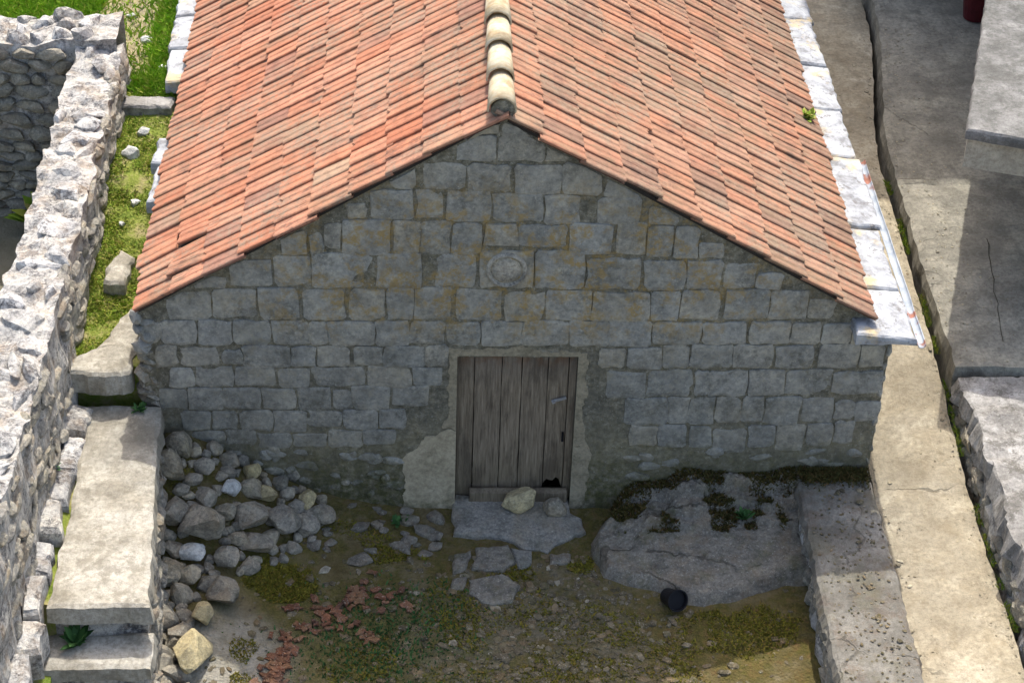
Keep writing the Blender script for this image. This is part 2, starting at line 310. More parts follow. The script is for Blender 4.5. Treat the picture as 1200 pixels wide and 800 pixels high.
def block(name, xl, xr, y0, y1, zt, zb, m, parent=None, d=.06, amp=.006, edge=.012, seed=0., ch=.015):
    """solid mass with a finely uneven top, worn edges and rough sides; xl, xr functions of y, zt of (x, y)"""
    ny = max(2, int((y1 - y0) / d)); w = xr((y0 + y1) / 2) - xl((y0 + y1) / 2); nx = max(2, int(w / d)); V = []; F = []
    def top(i, j):
        y = y0 + (y1 - y0) * j / ny; a, b = xl(y), xr(y); x = a + (b - a) * i / nx
        ex = (i == 0) - (i == nx); ey = (j == 0) - (j == ny); on = ex or ey
        if ex: x += ex * edge * (.6 + 1.6 * nz(y, seed, 3.3, 5) + 1.0 * nz(y, seed, 1, 17))
        if ey: y += ey * edge * (.6 + 1.6 * nz(x, seed, 7.3, 5) + 1.0 * nz(x, seed, 2, 17))
        return (x, y, zt(x, y) + amp * 1.6 * fbm(x + seed, y, 0, 4) - (ch if on else 0))
    for j in range(ny + 1):
        for i in range(nx + 1): V.append(top(i, j))
    I = lambda i, j: j * (nx + 1) + i
    for j in range(ny):
        for i in range(nx): F.append((I(i, j), I(i + 1, j), I(i + 1, j + 1), I(i, j + 1)))
    ring = [(i, 0) for i in range(nx)] + [(nx, j) for j in range(ny)] + [(i, ny) for i in range(nx, 0, -1)] + [(0, j) for j in range(ny, 0, -1)]
    prev = [I(*r) for r in ring]; n = len(ring)
    zmin = min(V[q][2] for q in prev); K = max(1, int((zmin - zb) / .09))
    for k in range(1, K + 1):
        cur = []
        for q, (i, j) in enumerate(ring):
            x, y, z = V[I(i, j)]; z2 = z + (zb - z) * k / K
            ox = (-1 if i == 0 else 1 if i == nx else 0); oy = (-1 if j == 0 else 1 if j == ny else 0)
            a = edge * (1.2 + 1.8 * fbm(x + seed, y, z2, 6))
            cur.append(len(V)); V.append((x + ox * a, y + oy * a, z2))
        for q in range(n): F.append((prev[q], cur[q], cur[(q + 1) % n], prev[(q + 1) % n]))
        prev = cur
    F.append(tuple(reversed(prev)))
    return obj(name, V, F, m, parent)
def const(v): return lambda *a: v

def slab_poly(name, poly, z0, z1, m, parent=None, sub=.06, jit=.012, ch=.018, seed=0, tilt=(0, 0)):
    P = []
    for a, b in zip(poly, poly[1:] + poly[:1]):
        k = max(1, int(math.dist(a, b) / sub))
        for i in range(k): P.append((a[0] + (b[0] - a[0]) * i / k, a[1] + (b[1] - a[1]) * i / k))
    cx = sum(p[0] for p in P) / len(P); cy = sum(p[1] for p in P) / len(P); r2 = random.Random(seed); Q = []
    for x, y in P: Q.append((x + r2.uniform(-jit, jit), y + r2.uniform(-jit, jit)))
    n = len(Q); V = []; F = []
    def ring(s, z, tl):
        b = len(V)
        for x, y in Q:
            dx, dy = x - cx, y - cy; l = math.hypot(dx, dy) + 1e-6; f = max(.05, (l - s) / l)
            X, Y = cx + dx * f, cy + dy * f
            V.append((X, Y, z + (tl * (tilt[0] * (X - cx) + tilt[1] * (Y - cy)) + r2.uniform(-.004, .004) if tl else 0)))
        return b
    rs = [ring(0, z0, 0), ring(-.004, (z0 + z1) / 2, .6), ring(.002, z1 - ch * .8, 1), ring(ch, z1, 1)]
    l = min(math.dist(q, (cx, cy)) for q in Q); rs.append(ring(l * .5, z1 + .006, 1))
    for a, b in zip(rs, rs[1:]):
        for i in range(n): F.append((a + i, a + (i + 1) % n, b + (i + 1) % n, b + i))
    b = rs[-1]; c = len(V); V.append((cx, cy, z1 + .006))
    for i in range(n): F.append((b + i, b + (i + 1) % n, c))
    F.append(tuple(reversed(range(n))))
    return obj(name, V, F, m, parent)

# a dozen stone shapes: rounded blocks with chipped flat facets
ROCK = []
def make_rock(seed, sub=2, p=4.5, cuts=15, rough=.07):
    r2 = random.Random(seed); bm = bmesh.new(); bmesh.ops.create_icosphere(bm, subdivisions=sub, radius=1)
    pl = []
    for _ in range(cuts):
        v = Vector((r2.gauss(0, 1), r2.gauss(0, 1), r2.gauss(0, 1))).normalized(); pl.append((v, r2.uniform(.56, .92)))
    for v in bm.verts:
        c = v.co.copy(); s = (abs(c.x) ** p + abs(c.y) ** p + abs(c.z) ** p) ** (-1 / p); c *= s
        for n_, d in pl:
            k = c.dot(n_) - d
            if k > 0: c -= n_ * k
        c += c.normalized() * rough * noise.fractal(c * 1.7 + Vector((seed * 3.1, 0, 0)), 1., 2., 3)
        v.co = c
    me = bpy.data.meshes.new('stone_shape'); bm.to_mesh(me); bm.free(); return me
ROCK_BASE = [make_rock(100 + i) for i in range(12)]
FINE_BASE = [make_rock(300 + i, 3, 5.0, 24, .05) for i in range(6)]
CACHE = {}
def rock_me(m, k, fine=False):
    key = (m.name, k, fine)
    if key not in CACHE:
        me = (FINE_BASE if fine else ROCK_BASE)[k].copy(); me.materials.append(m); CACHE[key] = me
    return CACHE[key]
def rock(name, loc, size, m, parent=None, rot=None, r2=rnd, fine=False):
    o = link(name, rock_me(m, r2.randrange(6 if fine else 12), fine), None, None)
    o.location = loc; o.scale = (size[0] / 1.8, size[1] / 1.8, size[2] / 1.8)     # size = full extents, roughly
    o.rotation_euler = rot if rot is not None else (r2.uniform(-.25, .25), r2.uniform(-.25, .25), r2.uniform(-.3, .3))
    if parent is not None: keep(o, parent)
    return o

# ---------------------------------------------------------------- ground, courtyard, path, terrace
V = [(-400, -400, -.16), (400, -400, -.16), (400, 400, -.16), (-400, 400, -.16)]
struct(obj('ground', V, [(0, 1, 2, 3)], M['ground']))

def H(x, y):                                # the courtyard's surface
    z = .02 * fbm(x, y, 0, 1.3) - .02 * sm(-.5, -2, y)
    d = math.exp(-((x + 2.95) / .85) ** 2) * (.62 * sm(-1.25, -.05, y) + .20 * sm(-2.9, -1.0, y))
    d += .12 * math.exp(-((x + 1.9) / .6) ** 2) * sm(-.8, 0, y)
    return z + d + .012 * fbm(x, y, 5, 6)
def ground_patch(name, x0, x1, y0, y1, d, h, m):
    nx = int((x1 - x0) / d); ny = int((y1 - y0) / d)
    V = [(x0 + (x1 - x0) * i / nx, y0 + (y1 - y0) * j / ny, h(x0 + (x1 - x0) * i / nx, y0 + (y1 - y0) * j / ny)) for j in range(ny + 1) for i in range(nx + 1)]
    F = [(j * (nx + 1) + i, j * (nx + 1) + i + 1, (j + 1) * (nx + 1) + i + 1, (j + 1) * (nx + 1) + i) for j in range(ny) for i in range(nx)]
    return struct(obj(name, V, F, m, None, True))
ground_patch('courtyard', -2.95, 2.5, -5.5, .03, .04, H, M['soil'])

def terr_x(y): return 4.0 + .05 * sm(2, 4.2, y) + .48 * sm(4.2, 8.4, y)
def path_z(x, y): return .70 - .36 * sm(2.4, -.9, y) - .012 * max(0, -y - .9)
def path_r(y): return terr_x(y) - .055 - .02 * abs(fbm(y, 0, 4, 2.2))
struct(block('path', lambda y: 3.1, path_r, -6, 8.6, path_z, -.15, M['conc_tan'], d=.07, amp=.008, edge=.008, seed=4.2))
tr2 = struct(block('terrace', terr_x, const(10), .98, 8.9, lambda x, y: .845 + .02 * sm(4.05, 4.15, y), -.15, M['conc_grey'], d=.07, amp=.010, edge=.012, seed=2.))
tr3 = thing('terrace_wall', 'rough pale concrete retaining wall top beside the tan path', 'wall', (4.5, -2, -.15))
keep(block('cap', terr_x, const(5.2), -6, .93, lambda x, y: .80 + .012 * fbm(x, y, 3, 2.5), .62, M['conc_cap'], d=.05, amp=.014, edge=.03, seed=3.), tr3)
keep(block('wall_core', lambda y: terr_x(y) + .03, const(5.2), -6, .93, const(.60), -.15, M['rubble_core'], d=.12, amp=.0, edge=.03, seed=3.5), tr3)
for k in range(70):
    y = rnd.uniform(-3.4, .85); z = rnd.uniform(.28, .58)
    keep(rock('stone', (terr_x(y) + .02, y, z), (.10, rnd.uniform(.14, .3), rnd.uniform(.09, .17)), M['rock_dark']), tr3)
V = []; F = []
bx(V, F, 3.6, 4.9, -6, 8.6, -.155, .1); struct(obj('gap_soil', V, F, M['dirt']))
# cracks in the terrace: a broken lip at the slab joint and an open crack running back
def crack(name, pts, w, z, m):
    V = []; F = []
    for k, (x, y) in enumerate(pts):
        a = w * (.5 + .8 * abs(nz(x * 7, y * 7, 1)))
        V += [(x - a, y - a * .3, z(x, y)), (x + a, y + a * .3, z(x, y))]
        if k: b = 2 * k; F.append((b - 2, b - 1, b + 1, b))
    return obj(name, V, F, m)

# low wall on the right of the courtyard
lw = thing('low_wall', 'low wall with grey debris strewn cap between courtyard and tan path', 'wall', (2.75, -3, 0))
lwx = lambda y: 2.45 - .01 * y * .5
keep(block('cap', lambda y: 2.44 + .012 * y, const(3.085), -6, -.02, lambda x, y: .45 + .012 * fbm(x, y, 0, 2) + .03 * sm(-.3, 0, y), .36, M['conc_block'], d=.04, amp=.010, edge=.016, seed=8.), lw)
keep(block('wall_core', lambda y: 2.475 + .012 * y, const(3.07), -6, -.02, const(.35), -.15, M['rubble_core'], d=.1, amp=0, edge=.025, seed=9.), lw)
r5 = random.Random(5); y = -.12
while y > -3.3:
    for z in (.03, .13, .23, .33):
        w = r5.uniform(.12, .26)
        keep(rock('stone', (2.475 + .012 * y + r5.uniform(-.01, .015), y - w / 2 + r5.uniform(-.05, .05), z + r5.uniform(-.02, .02)), (.12, w, r5.uniform(.08, .12)), M['rock_dark'], None, (r5.uniform(-.15, .15), r5.uniform(-.1, .1), 0), r5), lw)
    y -= .2

# ---------------------------------------------------------------- the stone house
RX, RZ = -.19, 3.95                                   # ridge line of the tile bed
LX, LZ, QX, QZ = -3.10, 2.11, 2.90, 2.11
KL = (RZ - LZ) / (RX - LX); KR = (RZ - QZ) / (QX - RX)
def bed(x): return RZ - (RX - x) * KL if x < RX else RZ - (x - RX) * KR
WX0, WX1, YB = -3.08, 3.075, 8.3
house = thing('stone_house', 'small grey stone house with terracotta tiled roof and old plank door', 'house', (0, 4, 0))
# front wall: mortar face as a fine uneven grid with the door opening left out
V = []; F = []; idx = {}
xs = sorted(set([WX0, WX1] + [round(-3.05 + .05 * i, 3) for i in range(123)])); zs = [round(-.2 + .05 * i, 3) for i in range(84)]
def wall_top(x): return bed(x) - .055
def fv(i, j):
    x = xs[i]; z = min(zs[j], wall_top(x)); k = (i, round(z, 4))
    if k not in idx:
        ed = abs(abs(x) - .5) < .01 or i in (0, len(xs) - 1)
        idx[k] = len(V); V.append((x + (.012 * fbm(0, z, 3, 6) if i in (0, len(xs) - 1) else 0), 0.006 * fbm(x, 0, z, 5) + .005 * nz(x, 3, z, 22), z))
    return idx[k]
for i in range(len(xs) - 1):
    for j in range(len(zs) - 1):
        if xs[i] > -.501 and xs[i + 1] < .501 and zs[j + 1] < 1.651: continue
        f = []
        for q in (fv(i, j), fv(i + 1, j), fv(i + 1, j + 1), fv(i, j + 1)):
            if q not in f: f.append(q)
        if len(f) > 2: F.append(tuple(f))
T = .5
def quad(*p):
    b = len(V); V.extend(p); F.append(tuple(range(b, b + len(p))))
quad((-.5, .004, -.2), (-.5, .004, 1.65), (-.5, T, 1.65), (-.5, T, -.2)); quad((.5, .004, 1.65), (.5, .004, -.2), (.5, T, -.2), (.5, T, 1.65))
quad((-.5, .004, 1.65), (.5, .004, 1.65), (.5, T, 1.65), (-.5, T, 1.65))
quad((WX0, T, -.2), (-.5, T, -.2), (-.5, T, 1.65), (-.5, T, wall_top(-.5)), (WX0, T, wall_top(WX0)))
quad((.5, T, -.2), (WX1, T, -.2), (WX1, T, wall_top(WX1)), (.5, T, wall_top(.5)), (.5, T, 1.65))
quad((-.5, T, 1.65), (.5, T, 1.65), (.5, T, wall_top(.5)), (RX, T, wall_top(RX)), (-.5, T, wall_top(-.5)))
quad((WX0, 0, -.2), (WX0, T, -.2), (WX0, T, wall_top(WX0)), (WX0, 0, wall_top(WX0))); quad((WX1, T, -.2), (WX1, 0, -.2), (WX1, 0, wall_top(WX1)), (WX1, T, wall_top(WX1)))
fw = keep(obj('front_wall', V, F, M['mortar'], None), house)
STONES = [(-0.44,3.78,-0.22,3.89),(-0.19,3.78,0.03,3.89),(-0.52,3.54,-0.25,3.76),(-0.21,3.54,0.13,3.78),(0.16,3.54,0.33,3.66),(-1.03,3.28,-0.86,3.46),(-0.79,3.28,-0.48,3.5),(-0.44,3.25,-0.12,3.49),(-0.08,3.24,0.27,3.49),(0.3,3.25,0.58,3.53),(0.63,3.21,0.88,3.36),(-1.2,3,-0.87,3.25),(-0.83,3.01,-0.64,3.26),(-0.6,2.99,-0.27,3.25),(-0.24,2.99,0.14,3.23),(0.17,2.96,0.43,3.22),(0.59,2.97,0.9,3.2),(0.98,2.98,1.21,3.13),(-1.55,2.73,-1.44,2.94),(-1.42,2.66,-1.06,2.97),(-1.02,2.67,-0.82,2.97),(-0.8,2.67,-0.58,2.97),(-0.55,2.68,-0.34,2.95),(-0.3,2.76,-0.05,2.95),(-0.03,2.76,0.34,2.94),(0.37,2.69,0.7,2.96),(0.74,2.69,0.96,2.97),(0.99,2.66,1.18,2.95),(1.21,2.65,1.39,2.94),(-1.9,2.66,-1.71,2.86),(-1.67,2.66,-1.58,2.84),(-2.32,2.35,-1.99,2.59),(-1.96,2.35,-1.69,2.63),(-1.67,2.34,-1.18,2.65),(-1.15,2.34,-0.81,2.66),(-0.69,2.35,-0.38,2.67),(0.53,2.35,0.95,2.63),(0.99,2.35,1.31,2.62),(1.34,2.36,1.6,2.62),(1.64,2.37,1.88,2.6),(-2.83,2.01,-2.5,2.27),(-2.47,2.04,-2.14,2.3),(-2.1,2.03,-1.8,2.32),(-1.74,2.03,-1.42,2.3),(-1.37,2.02,-1.1,2.31),(-1.07,2.04,-0.87,2.33),(-0.85,2.03,-0.55,2.33),(-0.51,2.03,-0.16,2.32),(-0.12,2.03,0.18,2.3),(0.21,2.04,0.57,2.32),(0.59,2.04,1.04,2.3),(1.07,2.04,1.29,2.31),(1.31,2.06,1.61,2.33),(1.67,2.07,2.01,2.34),(2.04,2.07,2.33,2.34),(-2.9,1.77,-2.63,1.99),(-2.6,1.76,-2.35,1.99),(-2.32,1.77,-2.03,1.99),(-2,1.77,-1.72,2),(-1.7,1.78,-1.57,1.99),(-1.55,1.77,-1.19,1.99),(-1.16,1.77,-0.9,2),(-0.88,1.78,-0.61,2),(-0.58,1.78,-0.33,1.99),(-0.3,1.79,0.02,2.01),(0.03,1.78,0.4,2.01),(0.42,1.78,0.72,2.02),(0.74,1.78,1.08,2.02),(1.1,1.81,1.48,2.01),(1.51,1.81,1.86,2.01),(1.9,1.82,2.22,2.02),(2.24,1.81,2.48,2.02),(2.5,1.83,2.73,2.01),(2.75,1.81,3.03,2.01),(-3.04,1.78,-2.92,1.97),(-2.76,1.54,-2.47,1.72),(-2.42,1.57,-2.27,1.69),(-2.25,1.54,-1.87,1.74),(-1.85,1.55,-1.67,1.74),(-1.65,1.55,-1.4,1.74),(-1.35,1.57,-1.12,1.74),(-1.1,1.55,-0.77,1.75),(-0.75,1.56,-0.58,1.76),(0.68,1.56,0.88,1.73),(0.92,1.55,1.18,1.75),(1.2,1.56,1.4,1.78),(1.43,1.57,1.77,1.79),(1.79,1.57,2.11,1.79),(2.14,1.57,2.45,1.78),(2.5,1.57,2.82,1.8),(2.85,1.59,3.03,1.79),(-2.96,1.54,-2.8,1.74),(-2.86,1.33,-2.68,1.5),(-2.65,1.33,-2.35,1.52),(-2.32,1.34,-2.01,1.53),(-1.97,1.32,-1.73,1.51),(-1.69,1.35,-1.27,1.52),(-1.24,1.33,-0.89,1.54),(-0.86,1.35,-0.63,1.54),(0.75,1.24,1.07,1.5),(1.1,1.26,1.46,1.52),(1.49,1.28,1.59,1.52),(1.61,1.27,1.92,1.52),(1.94,1.28,2.23,1.53),(2.26,1.29,2.63,1.53),(2.66,1.31,3.06,1.52),(-2.96,1.1,-2.74,1.29),(-2.72,1.09,-2.45,1.3),(-2.43,1.1,-2.14,1.3),(-2.11,1.1,-1.85,1.3),(-1.82,1.09,-1.55,1.31),(-1.53,1.1,-1.38,1.3),(-1.36,1.1,-1.07,1.33),(-1.03,1.14,-0.74,1.33),(0.93,0.96,1.27,1.22),(1.29,0.97,1.45,1.23),(1.47,0.97,1.67,1.24),(1.69,0.99,1.9,1.24),(1.92,0.99,2.08,1.25),(2.11,0.97,2.4,1.24),(2.42,1,2.68,1.24),(2.71,1.03,2.86,1.21),(2.88,1.01,3.07,1.21),(-2.79,0.87,-2.57,1.06),(-2.54,0.88,-2.35,1.06),(-2.3,0.87,-2.04,1.06),(-2.02,0.85,-1.77,1.07),(-1.75,0.91,-1.47,1.06),(-1.45,0.89,-1.17,1.08),(-1.14,0.9,-0.93,1.09),(0.98,0.73,1.2,0.93),(1.23,0.71,1.46,0.94),(1.49,0.7,1.67,0.93),(1.7,0.66,1.97,0.89),(2,0.72,2.22,0.94),(2.25,0.68,2.47,0.95),(2.5,0.74,2.71,0.96),(2.74,0.76,2.89,0.99),(-2.72,0.69,-2.46,0.84),(-2.43,0.71,-2.19,0.86),(-2.16,0.67,-1.9,0.83),(-1.87,0.69,-1.6,0.82),(-1.57,0.69,-1.3,0.86),(-1.27,0.72,-1.02,0.86)]
r3 = random.Random(11)
def ashlar(x0, z0, x1, z1, name='stone', proud=None, m=None):
    x0 -= .010; x1 += .010; z0 -= .010; z1 += .010
    cr = min(.028, .15 * (z1 - z0)); pts = []
    def seg(ax, az, bx_, bz, n):
        for i in range(n):
            t = i / n; pts.append((ax + (bx_ - ax) * t, az + (bz - az) * t))
    c4 = [cr * r3.uniform(.35, 1.2) for _ in range(4)]
    nxs = max(2, int((x1 - x0) / .1))
    seg(x0 + c4[0], z0, x1 - c4[1], z0, nxs); seg(x1 - c4[1], z0, x1, z0 + c4[1], 1); seg(x1, z0 + c4[1], x1, z1 - c4[2], 2); seg(x1, z1 - c4[2], x1 - c4[2], z1, 1)
    seg(x1 - c4[2], z1, x0 + c4[3], z1, nxs); seg(x0 + c4[3], z1, x0, z1 - c4[3], 1); seg(x0, z1 - c4[3], x0, z0 + c4[0], 2); seg(x0, z0 + c4[0], x0 + c4[0], z0, 1)
    j = .012; pts = [(x + r3.uniform(-j, j), min(z + r3.uniform(-j, j), wall_top(x) - .02)) for x, z in pts]
    cx = (x0 + x1) / 2; cz = (z0 + z1) / 2; n = len(pts); V = []; F = []
    pr = proud if proud is not None else r3.choice((.003, .006, .009, .013))
    tx, tz = r3.uniform(-.03, .03), r3.uniform(-.03, .03)
    def dep(x, z): return -pr + tx * (x - cx) + tz * (z - cz)
    for f, dy in ((1.02, .03), (1., .004), (.985, 0), (.80, -.004)):
        for x, z in pts:
            X = cx + (x - cx) * f; Z = cz + (z - cz) * f
            if f > 1: y = .03
            elif f == 1.: y = dep(X, Z) + .012
            else: y = dep(X, Z) + dy + r3.uniform(-.0025, .0025) - .004 * nz(X * 7, 1, Z * 7)
            V.append((X, y, Z))
    for k in range(3):
        for i in range(n): F.append((k * n + i, k * n + (i + 1) % n, (k + 1) * n + (i + 1) % n, (k + 1) * n + i))
    V.append((cx, dep(cx, cz) - .006 + r3.uniform(-.004, .004), cz))
    for i in range(n): F.append((3 * n + i, 3 * n + (i + 1) % n, 4 * n))
    return keep(obj(name, V, F, m or M['ashlar'], None), fw)
for s in STONES: ashlar(*s)
# small wedge stones under the verge and pinning stones in the lower rubble
for x0, z0, x1, z1 in ((-1.9, 2.42, -1.7, 2.6), (-2.6, 2.33, -2.36, 2.42), (1.0, 3.0, 1.2, 3.1), (1.42, 2.66, 1.6, 2.78), (1.9, 2.37, 2.1, 2.5), (2.36, 2.07, 2.56, 2.25), (-1.38, 3.0, -1.24, 3.12)):
    ashlar(x0, z0, x1, z1)
for k in range(100):
    s = r3.choice((-1, 1)); x = r3.uniform(1.0, 2.95) if s > 0 else r3.uniform(-2.9, -1.0); z = r3.uniform(.12, .66)
    w, h = r3.uniform(.08, .24), r3.uniform(.05, .12)
    keep(rock('stone', (x, .004, z), (w, .06, h), M['ashlar'], None, (0, r3.uniform(-.15, .15), 0), r3), fw)
for k in range(16):                                    # broken quoins at the left corner
    z = 1.15 + .058 * k
    keep(rock('stone', (-3.07 + r3.uniform(-.03, .05), .05 + r3.uniform(-.03, .03), z), (r3.uniform(.14, .26), .2, r3.uniform(.07, .12)), M['rock_face'] if z < 1.5 else M['ashlar'], None, None, r3), fw)
for k in range(9):                                     # right quoin edge lumps
    keep(rock('stone', (3.06, .06, .55 + .15 * k), (.07, .16, r3.uniform(.12, .16)), M['ashlar'], None, (0, 0, r3.uniform(-.1, .1)), r3), fw)
# round carved medallion in its square block, and the worn carved block beside it
ashlar(-.33, 2.36, .09, 2.70, 'medallion_block', .014); ashlar(.11, 2.36, .49, 2.70, 'carved_block', .012)
V = []; F = []; prof = [(.002, .030), (.05, .034), (.10, .026), (.118, .010), (.128, .008), (.138, .036), (.152, .036), (.166, .014), (.17, -.02)]; n = 28
for r_, d in prof:
    for k in range(n):
        a = 2 * math.pi * k / n; b = d + .008 * nz(r_ * 40 * math.cos(a), r_ * 40 * math.sin(a), 2) * (r_ < .12)
        V.append((-.12 + r_ * math.cos(a), -.006 - b, 2.527 + r_ * math.sin(a)))
for q in range(len(prof) - 1):
    for k in range(n): F.append((q * n + k, q * n + (k + 1) % n, (q + 1) * n + (k + 1) % n, (q + 1) * n + k))
keep(obj('medallion', V, [tuple(reversed(f)) for f in F], M['medallion'], None, True), fw)
# plaster left round the door
def plaster(poly, d, seed, mk):
    r2 = random.Random(seed); P = []
    for a, b in zip(poly, poly[1:] + poly[:1]):
        k = max(1, int(math.dist(a, b) / .022))
        for i in range(k):
            x, z = a[0] + (b[0] - a[0]) * i / k, a[1] + (b[1] - a[1]) * i / k
            fix = abs(abs(x) - .5) < .004 or (abs(x) < .505 and z < 1.67)
            P.append((x, z) if fix else (x + r2.uniform(-.007, .007) + .05 * fbm(x, z, 1, 5), z + r2.uniform(-.007, .007) + .05 * fbm(x, z, 6, 5)))
    n = len(P); V = [(x, .02, z) for x, z in P] + [(x, -d * .6, z) for x, z in P]
    cx = sum(p[0] for p in P) / n; cz = sum(p[1] for p in P) / n
    F = [(i, (i + 1) % n, n + (i + 1) % n, n + i) for i in range(n)] + [tuple(range(n, 2 * n))]
    return keep(obj('plaster_patch', V, F, M[mk], None), fw)
plaster([(-.5, .86), (-.5, 1.66), (.5, 1.66), (.5, -.06), (.58, .0), (.64, .2), (.68, .42), (.68, .6), (.60, .75), (.57, .95), (.56, 1.1), (.56, 1.4), (.57, 1.72), (.2, 1.735), (-.3, 1.73), (-.575, 1.72), (-.57, 1.35), (-.585, 1.0), (-.60, .88)], .008, 3, 'plaster_dull')
plaster([(-.5, -.08), (-.5, .855), (-.62, .86), (-.80, .77), (-.90, .66), (-.95, .5), (-.93, .2), (-.95, .0), (-.7, -.05)], .012, 4, 'plaster')

for nm, V, F in (('side_wall', [], []), ('side_wall', [], []), ('back_wall', [], [])):
    if nm == 'back_wall':
        V += [(WX0, YB, -.2), (WX1, YB, -.2), (WX1, YB, wall_top(WX1)), (RX, YB, wall_top(RX)), (WX0, YB, wall_top(WX0))]
        V += [(x, YB - .5, z) for x, y, z in V]; F += [(4, 3, 2, 1, 0), (5, 6, 7, 8, 9)] + [(i, (i + 1) % 5, 5 + (i + 1) % 5, 5 + i) for i in range(5)]
        keep(obj(nm, V, F, M['mortar'], None), house)
V = []; F = []; bx(V, F, WX0, WX0 + .5, T + .002, YB - .502, -.2, 1.98); keep(obj('side_wall', V, F, M['mortar'], None), house)
V = []; F = []; bx(V, F, WX1 - .5, WX1, T + .002, YB - .502, -.2, 1.90); keep(obj('side_wall', V, F, M['mortar'], None), house)
V = []; F = []; bx(V, F, WX0 + .5, WX1 - .5, T + .01, YB - .51, -.2, .02); keep(obj('floor_slab', V, F, M['dirt'], None), house)

# door: frame with five separate old planks, a broken corner, a latch and rusty strap at the head
V = []; F = []
bx(V, F, -.498, -.44, .13, .20, .0, 1.648); bx(V, F, .44, .498, .09, .2, .0, 1.648); bx(V, F, -.438, .438, .13, .2, 1.59, 1.648)
door = keep(obj('door', V, F, M['wood'], None), house)
px_ = [-.496, -.352, -.124, .044, .263, .438]; bot = [-.02, .135, .13, .13, .14]
for k in range(5):
    x0, x1 = px_[k] + .005, px_[k + 1] - .006; V = []; F = []; nzs = 24; ns = 6
    yo = .10 + (.012, .0, .008, .002, .010)[k]
    for j in range(nzs + 1):
        for i in range(ns + 1):
            t = i / ns; x = x0 + (x1 - x0) * t; z0 = bot[k] + .012 * nz(x * 30, 2, k)
            if k == 4: z0 = .25 + .07 * nz(x * 55, 1) + .03 * nz(x * 140, 4) - (.12 if t > .85 else 0) - (.08 if t < .12 else 0)
            z = z0 + (1.628 - .004 * k - z0) * j / nzs
            e = (i == 0) - (i == ns)
            V.append((x + e * (.004 * nz(0, z, k, 3) - .002 + .003 * nz(k, z, 9, 11)), yo + .004 * nz(x * 20, z, k, 1) + (.004 if e else 0), z))
    m_ = ns + 1
    for j in range(nzs):
        for i in range(ns): F.append((j * m_ + i, j * m_ + i + 1, (j + 1) * m_ + i + 1, (j + 1) * m_ + i))
    b = len(V); V += [(x, y + .028, z) for x, y, z in V]
    for j in range(nzs):
        for i in (0, ns):
            q = [j * m_ + i, (j + 1) * m_ + i, b + (j + 1) * m_ + i, b + j * m_ + i]; F.append(tuple(q if i == 0 else q[::-1])[::-1])
    for i in range(ns): F.append((i, b + i, b + i + 1, i + 1)); F.append((nzs * m_ + i, nzs * m_ + i + 1, b + nzs * m_ + i + 1, b + nzs * m_ + i))
    keep(obj('plank', V, F, M['wood'], None), door)
V = []; F = []; bx(V, F, -.1, .43, .085, .0995, 1.60, 1.64); keep(obj('strap', V, F, M['rust'], None), door)
la = obj('latch', *(lambda V, F: (bx(V, F, -.065, .065, -.012, .0, -.012, .012), bx(V, F, -.06, -.035, -.03, -.0125, -.01, .01), (V, F))[2])([], []), M['iron'], None)
la.location = (.365, .094, 1.137); la.rotation_euler = (0, R(-20), 0); keep(la, door)
V = []; F = []; bx(V, F, .405, .425, .086, .0955, .68, .78); keep(obj('lock_plate', V, F, M['black'], None), door)

# roof bed and tiles
V = []; F = []; e = .05
for y in (-.012, YB + .06):
    for dz in (-.012, -.05):
        V += [(LX + .03, y, bed(LX + .03) + dz), (RX, y, RZ + dz), (QX - .03, y, bed(QX - .03) + dz)]
F = [(0, 3, 4, 1), (1, 4, 5, 2), (6, 7, 10, 9), (7, 8, 11, 10), (0, 1, 7, 6), (1, 2, 8, 7), (3, 9, 10, 4), (4, 10, 11, 5), (0, 6, 9, 3), (2, 5, 11, 8)]
roof = keep(obj('roof', V, F, M['dark'], None), house)
TW = .207
PROF = [(0, .014), (.04, .020), (.12, .021), (.24, .015), (.34, .010), (.44, .008), (.48, .012), (.53, .015), (.60, .015), (.70, .010), (.82, .004), (.94, .001), (1.05, .001)]
def tile_mesh(seed, L, side):
    prof = PROF if side < 0 else [(1 - u, h) for u, h in reversed(PROF)]
    r2 = random.Random(seed); V = []; F = []; n = len(prof); K = 3; bow = r2.uniform(-.003, .003); chip = r2.random() < .35; cu = r2.random()
    for k in range(K + 1):
        t = k / K
        for u, h in prof:
            v = L * t
            if k == K:
                v += r2.uniform(-.004, .002)
                if chip and abs(u - cu) < .14: v -= r2.uniform(.008, .03)
            V.append((u * TW, v, h * .85 + .022 * t + bow * math.sin(math.pi * u) + r2.uniform(-.001, .001)))
    for k in range(K):
        for i in range(n - 1): F.append((k * n + i, k * n + i + 1, (k + 1) * n + i + 1, (k + 1) * n + i))
    b = len(V)
    for i, (u, h) in enumerate(prof): x, v, w = V[K * n + i]; V.append((x, v - .004, w - .017))
    for i in range(n - 1): F.append((K * n + i, K * n + i + 1, b + i + 1, b + i))
    for i in (0, n - 1):
        c = len(V); V.append((V[i][0], 0, V[i][2] - .02))
        q = [k * n + i for k in range(K + 1)] + [b + i, c]; F.append(tuple(q if i == 0 else q[::-1]))
    c = len(V); V += [(0, 0, -.012), (TW, 0, -.012), (TW, L, .004), (0, L, .004)]; F.append((c + 3, c + 2, c + 1, c))
    return V, F
r4 = random.Random(21); tiles = []
NC = 10
